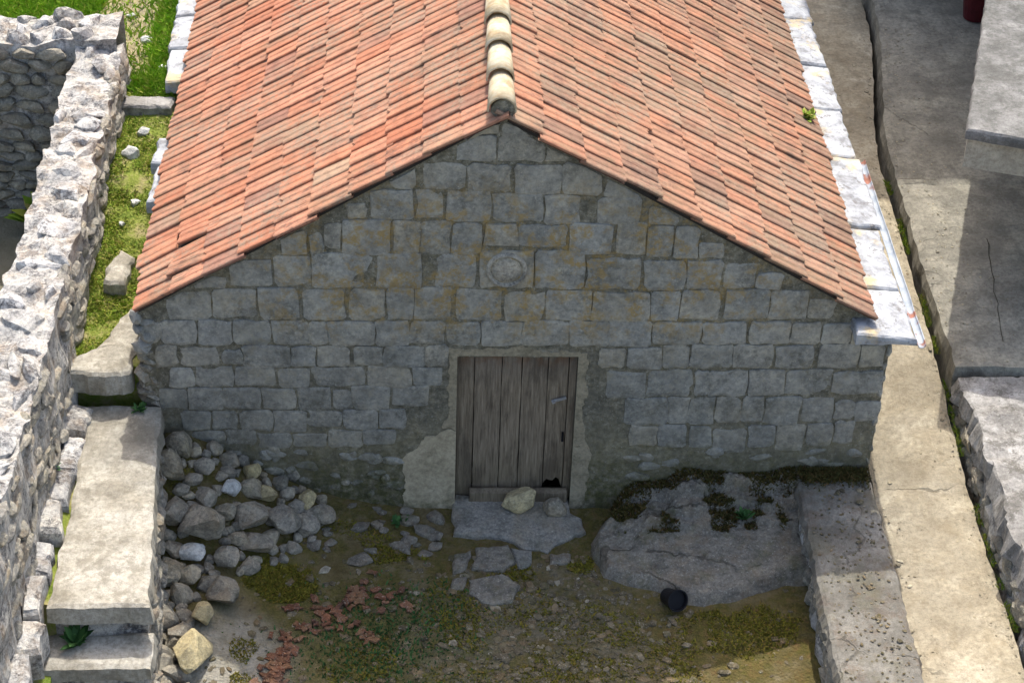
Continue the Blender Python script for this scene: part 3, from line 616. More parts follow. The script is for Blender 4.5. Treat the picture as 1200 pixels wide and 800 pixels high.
for side in (-1, 1):
    x_end, k_ = (LX, KL) if side < 0 else (QX, KR); th = math.atan(k_); run = abs(x_end - RX) / NC; ex = run / math.cos(th)
    d = Vector((side * math.cos(th), 0, -math.sin(th))); nrm = Vector((side * math.sin(th), 0, math.cos(th))); u = Vector((0, -side, 0))
    rot = Matrix((u, d, nrm)).transposed()
    for c in range(NC):
        jog = r4.uniform(-.045, .045); slip = r4.uniform(-.006, .006)
        for i in range(40):
            y = -.075 + jog + TW * i + (TW if side > 0 else 0)
            if y > YB + .1: continue
            up = Vector((RX, y, RZ)) + d * (ex * (c + 1) - (ex + .05) + r4.gauss(0, .010) + slip) + nrm * (.016 * fbm(y, c, side, .45) + r4.uniform(0, .006))
            yaw = r4.gauss(0, .014); low = side < 0 and c >= 8 and i < 4
            if low: yaw = r4.uniform(-.09, .09); up += d * r4.uniform(-.03, .05) + nrm * r4.uniform(0, .012)
            tiles.append((i * TW + (0 if c > 4 else .9) , up, rot @ Matrix.Rotation(yaw, 3, 'Z') @ Matrix.Rotation(r4.uniform(-.012, .012), 3, 'Y'), ex + .05, side))
tiles.sort(key=lambda t: t[1].y - .62 * abs(t[1].x - RX))
TM = {}
for side_L in sorted(set((round(t[3], 4), t[4]) for t in tiles)):
    TM[side_L] = []
    for q in range(7):
        Vt, Ft = tile_mesh(q, *side_L); TM[side_L].append((mesh_of('roof_tile', Vt, Ft), Vt, Ft))
BV = []; BF = []
for q, (_, up, mt, L, sd) in enumerate(tiles):
    me, Vt, Ft = TM[(round(L, 4), sd)][r4.randrange(7)]
    if q < 300:
        if not me.materials: me.materials.append(M['tile'])
        o = bpy.data.objects.new('roof_tile', me); col.objects.link(o); o.parent = roof
        o.matrix_parent_inverse = Matrix.Translation(-house.location) ; o.matrix_parent_inverse = Matrix.Identity(4)
        o.matrix_basis = Matrix.Translation(up) @ mt.to_4x4()
    else:
        b = len(BV); BV += [tuple(up + mt @ Vector(v)) for v in Vt]; BF += [tuple(b + i for i in f) for f in Ft]
o = obj('far_roof_tiles', BV, BF, M['tile'], roof); o['kind'] = 'stuff'
# ridge tiles
def ridge_mesh(seed):
    r2 = random.Random(seed); V = []; F = []; n = 14; L = .54
    for t, ro in ((0, .092), (.5, .101), (1, .113)):
        for k in range(n + 1):
            a = math.pi * (-.05 + 1.1 * k / n); r_ = ro * (1 + .02 * r2.uniform(-1, 1)); V.append((r_ * math.cos(a), -L * t, r_ * .95 * math.sin(a)))
    m_ = n + 1
    for q in range(2):
        for k in range(n): F.append((q * m_ + k, (q + 1) * m_ + k, (q + 1) * m_ + k + 1, q * m_ + k + 1))
    b = len(V); V += [(x * .87, y, z * .87) for x, y, z in V]
    for q in range(2):
        for k in range(n): F.append((b + q * m_ + k, b + q * m_ + k + 1, b + (q + 1) * m_ + k + 1, b + (q + 1) * m_ + k))
    for k in range(n): F.append((2 * m_ + k, b + 2 * m_ + k, b + 2 * m_ + k + 1, 2 * m_ + k + 1))
    return mesh_of('ridge_tile', V, [tuple(reversed(f)) for f in F], True)
rms = [ridge_mesh(i) for i in range(3)]
for k in range(18):
    me = rms[k % 3]
    if not me.materials: me.materials.append(M['ridge'])
    o = bpy.data.objects.new('ridge_tile', me); col.objects.link(o); o.parent = roof
    o.location = (RX + r4.uniform(-.008, .008), .50 + .468 * k - (0 if k else .0), 3.962 + r4.uniform(0, .006)); o.rotation_euler = (R(-3.2), 0, r4.uniform(-.02, .02))
V = []; F = []; n = 12                                  # mortar plug that closes the front ridge tile
for y in (-.028, .45):
    V.append((RX, y, 3.86))
    for k in range(n + 1):
        a = math.pi * k / n; V.append((RX + (.097 if y < 0 else .08) * math.cos(a), y, 3.972 + (.104 if y < 0 else .08) * math.sin(a)))
    V += []
m_ = n + 2
F = [tuple(reversed(range(0, m_)))] + [(i, m_ + i, m_ + i + 1, i + 1) for i in range(1, m_ - 1)]
obj('ridge_mortar', V, F, M['mortar'], roof)
# limewashed eave slabs and the gutter on the right, a few slabs showing on the left
joints = [-.24, .46, 1.42, 2.6, 3.47, 4.38, 5.34, 6.3, 7.3, 8.3]; r6 = random.Random(3)
for a, b in zip(joints, joints[1:]):
    g = .012; xo = 3.23 + r6.uniform(-.02, .012); zz = r6.uniform(-.008, .008)
    slab_poly('eave_slab', [(2.72, a + g), (xo, a + g + r6.uniform(-.03, .03)), (xo + r6.uniform(-.02, .01), b - g + r6.uniform(-.03, .03)), (2.72, b - g)], 1.975, 2.055 + zz, M['white'], roof, .07, .013, .02, int(a * 10) + 50, (-.13, 0))
for a, b, xo in ((3.85, 4.5, -3.3), (4.53, 5.2, -3.33), (5.22, 6.1, -3.34), (6.12, 7.2, -3.33), (7.22, 8.3, -3.33), (2.35, 2.8, -3.24), (1.7, 2.3, -3.21), (.3, .6, -3.13), (.65, 1.6, -3.13)):
    slab_poly('eave_slab', [(xo, a), (-2.95, a), (-2.95, b), (xo + r6.uniform(-.02, .02), b)], 1.92, 2.06, M['white'], roof, .07, .015, .02, int(a * 10) + 90, (.1, 0))
V = []; F = []; n = 10; ys = [-.27 + .12 * k for k in range(25)]
for y in ys:
    for s_, rr in ((1, .036), (0, .030)):
        for k in range(n + 1):
            a = math.pi * (1 + (k if s_ else n - k) / n); V.append((3.256 + rr * math.cos(a) + .010 * nz(0, y, 4, 2.5) + .004 * nz(k, y, 1, 5), y, 2.003 + rr * math.sin(a) + .010 * nz(1, y, 5, 1.8)))
m_ = 2 * (n + 1)
for q in range(len(ys) - 1):
    for k in range(m_): F.append((q * m_ + k, q * m_ + (k + 1) % m_, (q + 1) * m_ + (k + 1) % m_, (q + 1) * m_ + k))
obj('gutter', V, F, M['gutter'], roof)
V = []; F = []; bx(V, F, 2.715, 3.07, .01, 8.2, 1.78, 1.925); obj('eave_course', V, F, M['mortar'], roof)
for o in list(roof.children):                          # the roof mesh is written in world coordinates
    o.matrix_parent_inverse = Matrix.Identity(4)

# ---------------------------------------------------------------- ruined wall on the left
rw = thing('ruined_wall', 'bleached rubble garden wall with broken uneven top beside the stairs', 'wall', (-3.9, 0, -.15))
def rwx(y): return -3.70 + .03 * nz(0, y, 8, 1.1)      # right face at the top
def lwx_(y): return -4.16 + .05 * nz(3, y, 2, .9)
def rwz(y): return 2.26 + .05 * fbm(2, y, 0, .8) + .10 * sm(3.2, 4.2, y)
V = []; F = []; ys = [-6 + .045 * k for k in range(int(10.25 / .045))]
sec = 34
for y in ys:
    a, b, zt = rwx(y), lwx_(y), rwz(y) - .05
    for k in range(sec + 1):
        if k <= 14: t = k / 14; x, z = a + .04 * (1 - t), -.15 + (zt + .15) * t
        elif k <= 28: t = (k - 14) / 14; x, z = a + (b - a) * t, zt
        else: t = (k - 28) / 6; x, z = b, zt + (-.15 - zt) * t
        d = .045 * fbm(x, y, z, 4.5)
        V.append((x + d * (1 if k <= 14 else 0 if k < 28 else -1), y + .02 * nz(x, y, z, 6), z + (.05 * fbm(x, y, z, 4) + .018 * fbm(x, y, 3, 14) if 13 <= k <= 28 else 0)))
for q in range(len(ys) - 1):
    for k in range(sec): F.append((q * (sec + 1) + k, (q + 1) * (sec + 1) + k, (q + 1) * (sec + 1) + k + 1, q * (sec + 1) + k + 1))
F += [tuple(range(sec + 1)), tuple(reversed([(len(ys) - 1) * (sec + 1) + k for k in range(sec + 1)]))]
keep(obj('wall_core', V, [tuple(reversed(f)) for f in F], M['rubble_core'], None), rw)
r7 = random.Random(17); cnt = 0
y = -3.6
while y < 4.2:                                          # stones bedded on the top
    x = rwx(y) - .02; row = r7.uniform(.14, .34)
    while x > lwx_(y) + .04:
        w = r7.choice((.12, .18, .25, .34, .42))
        if r7.random() < .75 and x - w > lwx_(y) - .06:
            zt = rwz(y) - .06 + r7.uniform(-.025, .02)
            keep(rock('stone', (x - w / 2, y + r7.uniform(-.05, .05), zt), (w * 1.0, row * r7.uniform(.9, 1.4), .15), M['rock_wall'], None, (r7.uniform(-.08, .08), r7.uniform(-.08, .08), r7.uniform(-.5, .5)), r7), rw); cnt += 1
        x -= w
    y += row * .93
for k in range(170):                                     # stones showing in the right face
    y = -2.9 + 7.0 * r7.random(); z0 = 1.15 if y < 0 else 1.4 + .12 * y
    z = z0 + (rwz(y) - .08 - z0) * r7.random(); w = r7.uniform(.14, .40)
    keep(rock('stone', (rwx(y) - .025 + .02 * (2.3 - z), y, z), (.12, w, r7.uniform(.07, .15)), M['rock_face'], None, (r7.uniform(-.2, .2), 0, r7.uniform(-.08, .08)), r7), rw)
cw = thing('ruin_cross_wall', 'shaded dry stone cross wall of the ruin with crumbling sunlit top', 'wall', (-6, 4.4, -.15))
V = []; F = []
nx, nz_ = 60, 30
def cwz(x): return 2.30 + .12 * fbm(x, 3, 0, 1.1) + .10 * sm(-4.6, -4.2, x)
P = []
for i in range(nx + 1):
    x = -9 + 5.25 * i / nx; zt = cwz(x)
    for k in range(19):
        if k <= 8: y, z = 4.05, -.15 + (zt + .15) * k / 8
        elif k <= 12: y, z = 4.05 + .55 * (k - 8) / 4, zt + .06 * fbm(x, k, 0, 3)
        else: y, z = 4.6, zt - (zt + .15) * (k - 12) / 6
        V.append((x, y + .035 * fbm(x, y, z, 4) * (1 if k <= 8 else -1), z))
for i in range(nx):
    for k in range(18): F.append((i * 19 + k, (i + 1) * 19 + k, (i + 1) * 19 + k + 1, i * 19 + k + 1))
keep(obj('wall_core', V, F, M['rubble_core'], None), cw)
z = .2
while z < 2.2:
    h = r7.uniform(.09, .17); x = -5.5
    while x < -4.22:
        w = r7.uniform(.14, .36)
        keep(rock('stone', (x + w / 2, 4.03, z + h / 2), (w * 1.02, .13, h * 1.02), M['rock_dark'], None, (r7.uniform(-.06, .06), r7.uniform(-.06, .06), r7.uniform(-.05, .05)), r7), cw)
        x += w
    z += h
x = -5.6
while x < -3.85:
    y = 4.05
    while y < 4.5:
        w = r7.uniform(.16, .34)
        keep(rock('stone', (x, y + w / 2, cwz(x) - .07 + r7.uniform(-.04, .06)), (r7.uniform(.18, .36), w, .26), M['rock_wall'], None, None, r7), cw); y += w
    x += .22

# ---------------------------------------------------------------- stairs beside the wall
st = thing('stone_stairs', 'worn concrete stairs with long landing slab beside the house', 'stairs', (-3.2, -1.5, 0))
SXR = lambda y: -2.955 + .075 * (-y)
SXL = lambda y: -3.52 - .05 * sm(-1.5, 0, y) + .03 * nz(0, y, 4, 3)
keep(block('landing', SXL, SXR, -2.46, -.03, lambda x, y: 1.15 - .01 * y, 1.02, M['conc_step'], d=.045, amp=.010, edge=.014, seed=12.), st)
keep(block('stair_wall', lambda y: -3.62, lambda y: SXR(y) - .05, -2.36, -.03, const(1.0), -.15, M['rubble_core'], d=.12, amp=0, edge=.03, seed=13.), st)
zz = .85; yy = -2.47
for k in range(3):
    keep(block('step', lambda y: -3.55, lambda y: SXR(y) + .01, yy - .29, yy + .11 if k else yy + .10, const(zz), zz - .12, M['conc_step'], d=.05, amp=.008, edge=.012, seed=14. + k), st)
    keep(block('riser', lambda y: -3.58, lambda y: SXR(y) - .04, yy - .25, yy + .09, const(zz - .125), -.15, M['rubble_core'], d=.12, amp=0, edge=.02, seed=16. + k), st)
    zz -= .28; yy -= .30
r8 = random.Random(31)
y = -.1
while y > -3.1:
    top = 1.0 if y > -2.15 else .6
    for z in (.12, .25, .38, .51, .64, .77, .90):
        if z > top - .05: continue
        w = r8.uniform(.12, .28)
        keep(rock('stone', (SXR(y) - .045 + r8.uniform(-.015, .02), y - .1 + r8.uniform(-.05, .05), z + r8.uniform(-.03, .03)), (.13, w, r8.uniform(.09, .15)), M['rock_face'], None, (r8.uniform(-.2, .2), 0, r8.uniform(-.06, .06)), r8), st)
    y -= .19
keep(block('gap_fill', const(-3.72), lambda y: SXL(y) + .03, -3.2, -.03, lambda x, y: 1.10 + .03 * fbm(x, y, 4, 6) if y > -2.4 else .8, -.15, M['turf'], d=.06, amp=.01, edge=0., seed=33.), st)
# edge stones between the wall and the landing
y = -.1
while y > -3.2:
    w = r8.uniform(.26, .5); z = 1.14 + r8.uniform(-.03, .04) if y > -2.3 else 1.08
    x0, x1 = -3.71 + r8.uniform(-.02, .02), -3.53 + r8.uniform(-.04, .02); q = lambda: r8.uniform(-.03, .03)
    keep(slab_poly('edging_stone', [(x0 + q(), y - w + .01), ((x0 + x1) / 2 + q(), y - w + .005 + q() * .5), (x1 + q(), y - w + .02), (x1 + q(), y - w / 2), (x1 + q(), y - .02), ((x0 + x1) / 2 + q(), y - .005), (x0 + q(), y - .015)], z - .2, z + .07 + r8.uniform(-.03, .03), M['rock_wall'], None, .05, .012, .035, int(-y * 100), (r8.uniform(-.25, .1), r8.uniform(-.12, .12))), st)
    y -= w

# ---------------------------------------------------------------- grassy terrace behind the stairs
def gz(x, y): return 1.42 + .12 * sm(.6, 1.6, y) + .26 * sm(1.2, 3.7, y) + .10 * sm(3.7, 4.0, y) + .12 * sm(4, 9, y) + .03 * fbm(x, y, 0, 2)
struct(block('grass_terrace', const(-3.76), const(-3.05), .12, 4.62, gz, -.15, M['turf'], d=.06, amp=.012, edge=.0, seed=20., ch=0))
struct(block('grass_terrace', const(-12), const(-3.05), 4.64, 10.5, gz, -.15, M['turf'], d=.1, amp=.015, edge=.0, seed=21., ch=0))
o = slab_poly('stone_slab', [(-3.70, -.02), (-3.46, -.05), (-3.19, -.03), (-3.17, .5), (-3.19, .86), (-3.30, .92), (-3.42, .55), (-3.52, .3), (-3.68, .16)], 1.26, 1.475, M['conc_step'], None, .05, .015, .03, 5)
tag(o, 'broken pale stone slab above the stair landing, edged with moss', 'slab')
o = slab_poly('stone_slab', [(-3.56, 1.1), (-3.36, 1.08), (-3.33, 1.5), (-3.45, 1.62), (-3.55, 1.4)], 1.45, 1.60, M['conc_step'], None, .06, .015, .03, 6)
tag(o, 'small pale stone slab in the mossy grass strip', 'slab')
o = slab_poly('stone_step', [(-3.72, 3.62), (-3.22, 3.60), (-3.20, 3.82), (-3.70, 3.84)], 1.6, 1.90, M['conc_cap'], None, .06, .012, .025, 7)
tag(o, 'white stone step crossing the grass strip beside the roof', 'step')
for (x, y, s) in ((-3.54, 2.96, .17), (-3.45, 3.3, .12), (-3.42, 2.3, .10), (-3.38, 4.35, .12), (-3.6, 4.9, .14), (-3.8, 5.4, .1), (-3.5, 2.0, .07)):
    tag(rock('loose_stone', (x, y, gz(x, y) + s * .15), (s, s * .9, s * .7), M['rock_pale'], None, None, r8), 'pale loose stone lying in the grass strip beside the roof', 'stone', 'loose stones in the grass strip')

def blades(name, pts, m, h0, h1, w, r2, lean=.6, kind='stuff', parent=None):
    V = []; F = []
    for (x, y, z) in pts:
        a = r2.uniform(0, 6.283); h = r2.uniform(h0, h1); dx, dy = math.cos(a) * w, math.sin(a) * w
        l = r2.uniform(.1, lean) * h; b = r2.uniform(0, 6.283); ox, oy = math.cos(b) * l, math.sin(b) * l
        i = len(V); V += [(x - dx, y - dy, z), (x + dx, y + dy, z), (x + ox * .4 + dx * .6, y + oy * .4 + dy * .6, z + h * .6), (x + ox, y + oy, z + h)]
        F.append((i, i + 1, i + 2)); F.append((i, i + 2, i + 3))
    o = obj(name, V, F, m, parent)
    if kind: o['kind'] = kind
    return o
r9 = random.Random(41); G = []; D = []
while len(G) < 52000:
    x = r9.uniform(-5.3, -3.1); y = r9.uniform(3.85, 8.8)
    if y < 4.65 and x < -3.72: continue
    tr = abs(x + 3.85 + .08 * nz(0, y, 0, 1.5)) < .30 and y > 4.2
    p = .10 if tr else .75 + .6 * fbm(x, y, 2, 1.6)
    if not tr and (abs(x + 3.2) < .14 or x < -4.2): p = 1
    if r9.random() < p: G.append((x, y, gz(x, y) - .01))
while len(D) < 30000:
    x = r9.uniform(-3.74, -3.08); y = r9.uniform(.1, 3.65)
    if y < 1.0 and x > -3.52 + .35 * y - .05: continue
    if 1.1 < y < 1.5 and -3.52 < x < -3.35: continue
    if r9.random() < .6 + .8 * fbm(x, y, 2, 2.2) + (.3 if x < -3.55 else 0): D.append((x, y, gz(x, y) - .01))
tag(blades('grass', G, M['grass'], .04, .11, .009, r9, 1.5), 'bright green grass growing beyond the ruined wall', 'grass')
tag(blades('mossy_grass', D, M['grass_dry'], .012, .035, .008, r9, 2.2), 'short yellow green mossy grass between wall and roof', 'grass')

# ---------------------------------------------------------------- courtyard: outcrop, doorstep, stones, shards
OUT = [(.62, -.45), (.72, -.92), (1.0, -1.03), (1.28, -1.12), (1.57, -1.27), (1.95, -1.12), (2.29, -.99), (2.6, -.98), (2.6, .1), (.86, .1), (.80, -.15)]
def sdist(x, y):
    inside = False; dm = 9
    for (ax, ay), (bx_, by) in zip(OUT, OUT[1:] + OUT[:1]):
        if (ay > y) != (by > y) and x < (bx_ - ax) * (y - ay) / (by - ay) + ax: inside = not inside
        t = max(0, min(1, ((x - ax) * (bx_ - ax) + (y - ay) * (by - ay)) / ((bx_ - ax) ** 2 + (by - ay) ** 2)))
        dm = min(dm, math.hypot(x - ax - t * (bx_ - ax), y - ay - t * (by - ay)))
    return dm if inside else -dm
def oz(x, y):
    d = sdist(x + .05 * nz(x, y, 1, 4), y + .05 * nz(x, y, 7, 4)); t = sm(-.05, .10, d)
    top = .05 + .03 * (x - .7) + .10 * sm(-1.3, -.4, y) + .012 * fbm(x, y, 0, 2.5)
    f = noise.fractal((x * 2.2, y * 2.2, 3.), 1., 2., 4)
    q = y + .16 * nz(x, 0, 0, 2.3) + .05 * nz(x, y, 0, 9)
    top += .06 * sm(-.45, -.41, q) * sm(1.05, 1.2, x + .1 * f) + .07 * sm(-.30, -.27, q) * sm(1.3, 1.4, x + .15 * f) + .12 * sm(-.16, -.12, q) * sm(.9, 1.1, x + .1 * f) + .03 * round(f * 4) / 2 * sm(-.7, -.4, y)
    return -.12 + (top + .12) * t + .012 * fbm(x, y, 2, 9)
nx, ny = 110, 80; V = []; F = []
for j in range(ny + 1):
    for i in range(nx + 1):
        x = .5 + 1.98 * i / nx; y = -1.42 + 1.44 * j / ny; V.append((x, y, oz(x, y)))
for j in range(ny):
    for i in range(nx): F.append((j * (nx + 1) + i, j * (nx + 1) + i + 1, (j + 1) * (nx + 1) + i + 1, (j + 1) * (nx + 1) + i))
b = len(V); V += [(.5, -1.42, -.2), (2.48, -1.42, -.2), (2.48, .02, -.2), (.5, .02, -.2)]
F.append((b + 3, b + 2, b + 1, b)); tag(obj('bedrock_outcrop', V, F, M['bedrock'], None, False), 'flat grey bedrock outcrop at the wall foot right of the door', 'rock')
o = slab_poly('doorstep', [(-.52, -.04), (-.5, -.36), (-.3, -.40), (-.05, -.43), (.1, -.55), (.28, -.58), (.42, -.45), (.64, -.34), (.60, -.2), (.50, -.1), (.49, .1), (-.49, .1)], -.1, .055, M['slab_blue'], None, .06, .014, .02, 9, (0, .06))
tag(o, 'blue grey stone doorstep slab under the plank door', 'doorstep')
V = []; F = []
for k in range(9):
    x = -.375 + .85 * k / 8
    for (y, z) in ((.0, .04), (.085, .04), (.085, .165), (.05, .185), (.005, .165)): V.append((x + .01 * nz(y * 9, z * 9, k), y + .006 * nz(k, y, 2), z + .012 * nz(k * .7, 1, 3)))
for k in range(8):
    for i in range(5): F.append((k * 5 + i, k * 5 + (i + 1) % 5, k * 5 + 5 + (i + 1) % 5, k * 5 + 5 + i))
F += [tuple(range(5)), tuple(reversed(range(40, 45)))]
tag(obj('timber_beam', V, [tuple(reversed(f)) for f in F], M['wood'], None), 'old timber beam lying across the foot of the plank door', 'beam')
tag(rock('propped_stone', (.06, -.10, .14), (.29, .18, .27), M['rock_yellow'], None, (R(-18), R(12), .1), r8, True), 'yellowish angular stone propped on the doorstep against the beam', 'stone')
tag(rock('propped_stone', (.36, -.10, .11), (.24, .22, .19), M['rock'], None, (R(-10), R(20), .4), r8, True), 'grey rounded stone on the doorstep beside the yellowish stone', 'stone')
flat = [((-.32, -.55), (-.05, -.52), (.02, -.72), (-.12, -.84), (-.36, -.80)), ((-.03, -.53), (.16, -.58), (.14, -.74), (.03, -.80)), ((-.38, -.93), (-.1, -.86), (.03, -1.0), (-.03, -1.2), (-.25, -1.22), (-.40, -1.08)), ((-.52, -.62), (-.36, -.58), (-.40, -.82), (-.52, -.84)), ((-.52, -.92), (-.41, -.9), (-.43, -1.06), (-.54, -1.04)), ((.3, -.62), (.48, -.6), (.46, -.72), (.3, -.73))]
nm = ['grey flagstone next to the doorstep, larger of the pair', 'small bluish flagstone wedged beside the larger grey flagstone', 'broad round flagstone farther out from the doorstep', 'narrow flagstone at the left end of the doorstep', 'small broken flagstone chip beside the broad round flagstone', 'small flat stone at the right end of the doorstep slab']
for k, (p, l) in enumerate(zip(flat, nm)):
    cx = sum(q[0] for q in p) / len(p); cy = sum(q[1] for q in p) / len(p); h = H(cx, cy)
    tag(slab_poly('flagstone', [tuple(q) for q in reversed(p)], h - .06, h + .035, M['slab_blue' if k in (1,) else 'bedrock'], None, .05, .012, .018, 60 + k, (.03, .03)), l, 'flagstone', 'flagstones before the door')

# rubble heap against the stairs: single stones, the recognisable ones first
def heap(x, y, s, m, label, sz=(1, .8, .75), fine=True, lift=.3, rot=None, group='rubble heap stones'):
    tag(rock('rubble_stone', (x, y, H(x, y) + s * lift), (s * sz[0], s * sz[1], s * sz[2]), m, None, rot, r8, fine), label, 'stone', group)
HERO = [
    (-2.38, -0.38, 0.2, 'rock_pale', 'bluish white rounded stone on the rubble heap', (1, 0.9, 0.9)),
    (-2.22, -0.15, 0.2, 'rock_yellow', 'tawny upright stone above the bluish white stone on the heap', (0.9, 0.7, 1)),
    (-2.1, -0.29, 0.19, 'rock_yellow', 'pale yellowish stone beside the bluish white stone on the heap', (1, 0.8, 0.8)),
    (-1.9, 0.04, 0.21, 'rock', 'smooth light grey stone at the back of the heap near the wall', (0.9, 0.7, 1)),
    (-1.76, -0.19, 0.24, 'rock_yellow', 'long pale stone with pointed end at the heap edge', (0.8, 1, 0.7)),
    (-2.22, -0.55, 0.31, 'rock', 'squarish blue grey stone in the middle of the heap', (1.05, 0.8, 0.8)),
    (-1.94, -0.48, 0.32, 'rock', 'large dark grey stone right of the squarish stone', (1, 0.9, 0.8)),
    (-1.63, -0.32, 0.3, 'rock', 'dark mossy stone at the right end of the heap', (1, 0.8, 0.6)),
    (-2.6, -0.74, 0.4, 'rock', 'large rounded grey boulder on the heap beside the stairs', (1.1, 0.75, 0.8)),
    (-2.67, -0.93, 0.24, 'rock_pale', 'bright white squared block on the heap beside the stairs', (1.2, 0.8, 0.6)),
    (-2.16, -0.74, 0.27, 'rock', 'flat grey stone below the squarish stone of the heap', (1.2, 0.7, 0.6)),
    (-2.67, -1.12, 0.24, 'rock', 'dark grey stone under the bright white block', (1, 0.8, 0.8)),
    (-2.53, -1.49, 0.25, 'rock_yellow', 'sunlit tan upright stone at the low end of the heap', (0.8, 1, 0.9)),
    (-2.58, -1.91, 0.36, 'rock_yellow', 'long sunlit tan stone at the foot of the stairs wall', (0.75, 1.3, 0.8)),
    (-2.39, -0.92, 0.28, 'rock', 'grey stone between the white block and flat stone', (1, 0.8, 0.7)),
    (-2.39, -1.24, 0.3, 'rock', 'broad grey stone in the lower part of the heap', (1, 0.9, 0.6)),
    (-2.6, -0.3, 0.24, 'rock', 'grey stone at the top of the heap below the wall', (1, 0.7, 0.7))]
for h in HERO: heap(h[0], h[1], h[2], M[h[3]], h[4], h[5])
placed = [(h[0], h[1], h[2] * .5) for h in HERO]
tries = 0; made = 0
while made < 110 and tries < 6000:
    tries += 1
    x = r8.uniform(-2.9, -1.55); y = r8.uniform(-2.3, -.05)
    lim = -1.6 - .95 * sm(-.5, -1.3, y)
    if x > lim - .08 + r8.uniform(-.1, .06): continue
    s = r8.choice((.10, .14, .18, .22, .28, .32))
    if any(math.hypot(x - a, y - b) < (s * .5 + c) * .60 for a, b, c in placed): continue
    placed.append((x, y, s * .5)); made += 1
    lab = '%s grey rubble stone %s' % ('tiny' if s < .1 else 'small' if s < .13 else 'middling' if s < .17 else 'large' if s < .22 else 'very large',
        'in the heap close against the stairs' if x < -2.6 else 'in the heap close under the house wall' if y > -.4 else 'in the middle of the heap' if y > -.9 else 'at the low outer end of the heap')
    heap(x, y, s, M['rock'], lab, (r8.uniform(.8, 1.25), r8.uniform(.7, 1.0), r8.uniform(.6, .9)), False, .14)
for k in range(26):
    x = r8.uniform(-1.7, -.6); y = r8.uniform(-.75, -.06); s = r8.uniform(.05, .17)
    tag(rock('half_buried_stone', (x, y, H(x, y) + .005), (s * 1.4, s, s * .55), M['bedrock'], None, None, r8), 'flat grey stone half buried at the wall foot left of the door', 'stone', 'half buried stones left of the door')

# broken terracotta shards in a drift
line = [(-1.96, -2.15), (-1.92, -1.86), (-1.80, -1.62), (-1.57, -1.38), (-1.30, -1.18), (-1.06, -1.06)]
for k in range(125):
    t = r8.random() * 4.999; i = int(t); f = t - i; a, b = line[i], line[i + 1]; sp = .06 + .05 * (i > 1)
    x = a[0] + (b[0] - a[0]) * f + r8.gauss(0, sp); y = a[1] + (b[1] - a[1]) * f + r8.gauss(0, sp)
    if k > 116: x, y = -1.22 + r8.gauss(0, .06), -1.55 + r8.gauss(0, .04)
    L, W = r8.uniform(.04, .10), r8.uniform(.03, .065)
    V = []; F = []
    for q in range(4):
        u = -L / 2 + L * q / 3
        for v, h in ((-W / 2, 0), (0, .004), (W / 2, 0)): V.append((u + r8.uniform(-.014, .014), v + r8.uniform(-.012, .012), h + r8.uniform(-.002, .002)))
    for q in range(3):
        for j in range(2): F.append((q * 3 + j, q * 3 + 3 + j, q * 3 + 4 + j, q * 3 + 1 + j))
    n0 = len(V); V += [(p[0], p[1], p[2] - .014) for p in V]; ring = [0, 3, 6, 9, 10, 11, 8, 5, 2, 1]
    for q in range(10): F.append((ring[q], ring[(q + 1) % 10], n0 + ring[(q + 1) % 10], n0 + ring[q])[::-1])
    F += [tuple(n0 + i_ for i_ in reversed(f_)) for f_ in F[:6]]
    o = obj('tile_shard', V, [tuple(reversed(f_)) for f_ in F], M['shard'])
    o.location = (x, y, H(x, y) + .016 + r8.uniform(0, .012)); o.rotation_euler = (r8.uniform(-.35, .35), r8.uniform(-.25, .25), r8.uniform(0, 3.14))
    tag(o, 'red terracotta shard in the drift of broken tile in the courtyard', 'shard', 'broken terracotta shards')

# black pot lying by the outcrop
pot = thing('plant_pot', 'small black plastic plant pot tipped over beside the bedrock outcrop', 'pot', (1.29, -1.2, H(1.29, -1.2) + .085))
pot.rotation_euler = (R(62), R(12), R(20))
def lathe(pr, n=20):
    V = []; F = []
    for r_, z in pr:
        for k in range(n): a = 2 * math.pi * k / n; V.append((r_ * math.cos(a), r_ * math.sin(a), z))
    for q in range(len(pr) - 1):
        for k in range(n): F.append((q * n + k, q * n + (k + 1) % n, (q + 1) * n + (k + 1) % n, (q + 1) * n + k))
    F.append(tuple(reversed(range(n)))); return V, F
obj('pot_body', *lathe([(.068, -.09), (.082, .06), (.078, .06), (.064, -.08)]), M['black'], pot)
obj('pot_rim', *lathe([(.081, .061), (.092, .061), (.094, .095), (.084, .095), (.080, .066)]), M['black'], pot)

# gravel and moss: nobody could count it
V = []; F = []; r10 = random.Random(77)
oct_ = [(1, 0, 0), (0, 1, 0), (-1, 0, 0), (0, -1, 0), (.6, .6, .7), (-.6, .6, .7), (-.6, -.6, .7), (.6, -.6, .7)]
of = [(0, 1, 4), (1, 2, 5), (2, 3, 6), (3, 0, 7), (4, 1, 5), (5, 2, 6), (6, 3, 7), (7, 0, 4), (4, 5, 6, 7)]
def pebble(x, y, z, s):
    b = len(V); a = r10.uniform(0, 6.28); ca, sa = math.cos(a), math.sin(a); ex, ey, ez = s * r10.uniform(.8, 1.4), s * r10.uniform(.7, 1), s * r10.uniform(.3, .7)
    for (p, q, r_) in oct_:
        p, q, r_ = (p + r10.uniform(-.2, .2)) * ex, (q + r10.uniform(-.2, .2)) * ey, r_ * ez
        V.append((x + p * ca - q * sa, y + p * sa + q * ca, z + r_))
    F.extend(tuple(b + i for i in f) for f in of)
k = 0
while k < 2600:
    x = r10.uniform(-2.6, 2.3); y = r10.uniform(-3.2, -.55); d = math.exp(-((x - .25) / .95) ** 2) * sm(-.5, -1.0, y)
    if sdist(x, y) > 0 or r10.random() > .10 + .9 * d: continue
    s = r10.uniform(.008, .026) if r10.random() < .75 else r10.uniform(.025, .05)
    pebble(x, y, H(x, y) - s * .12, s); k += 1
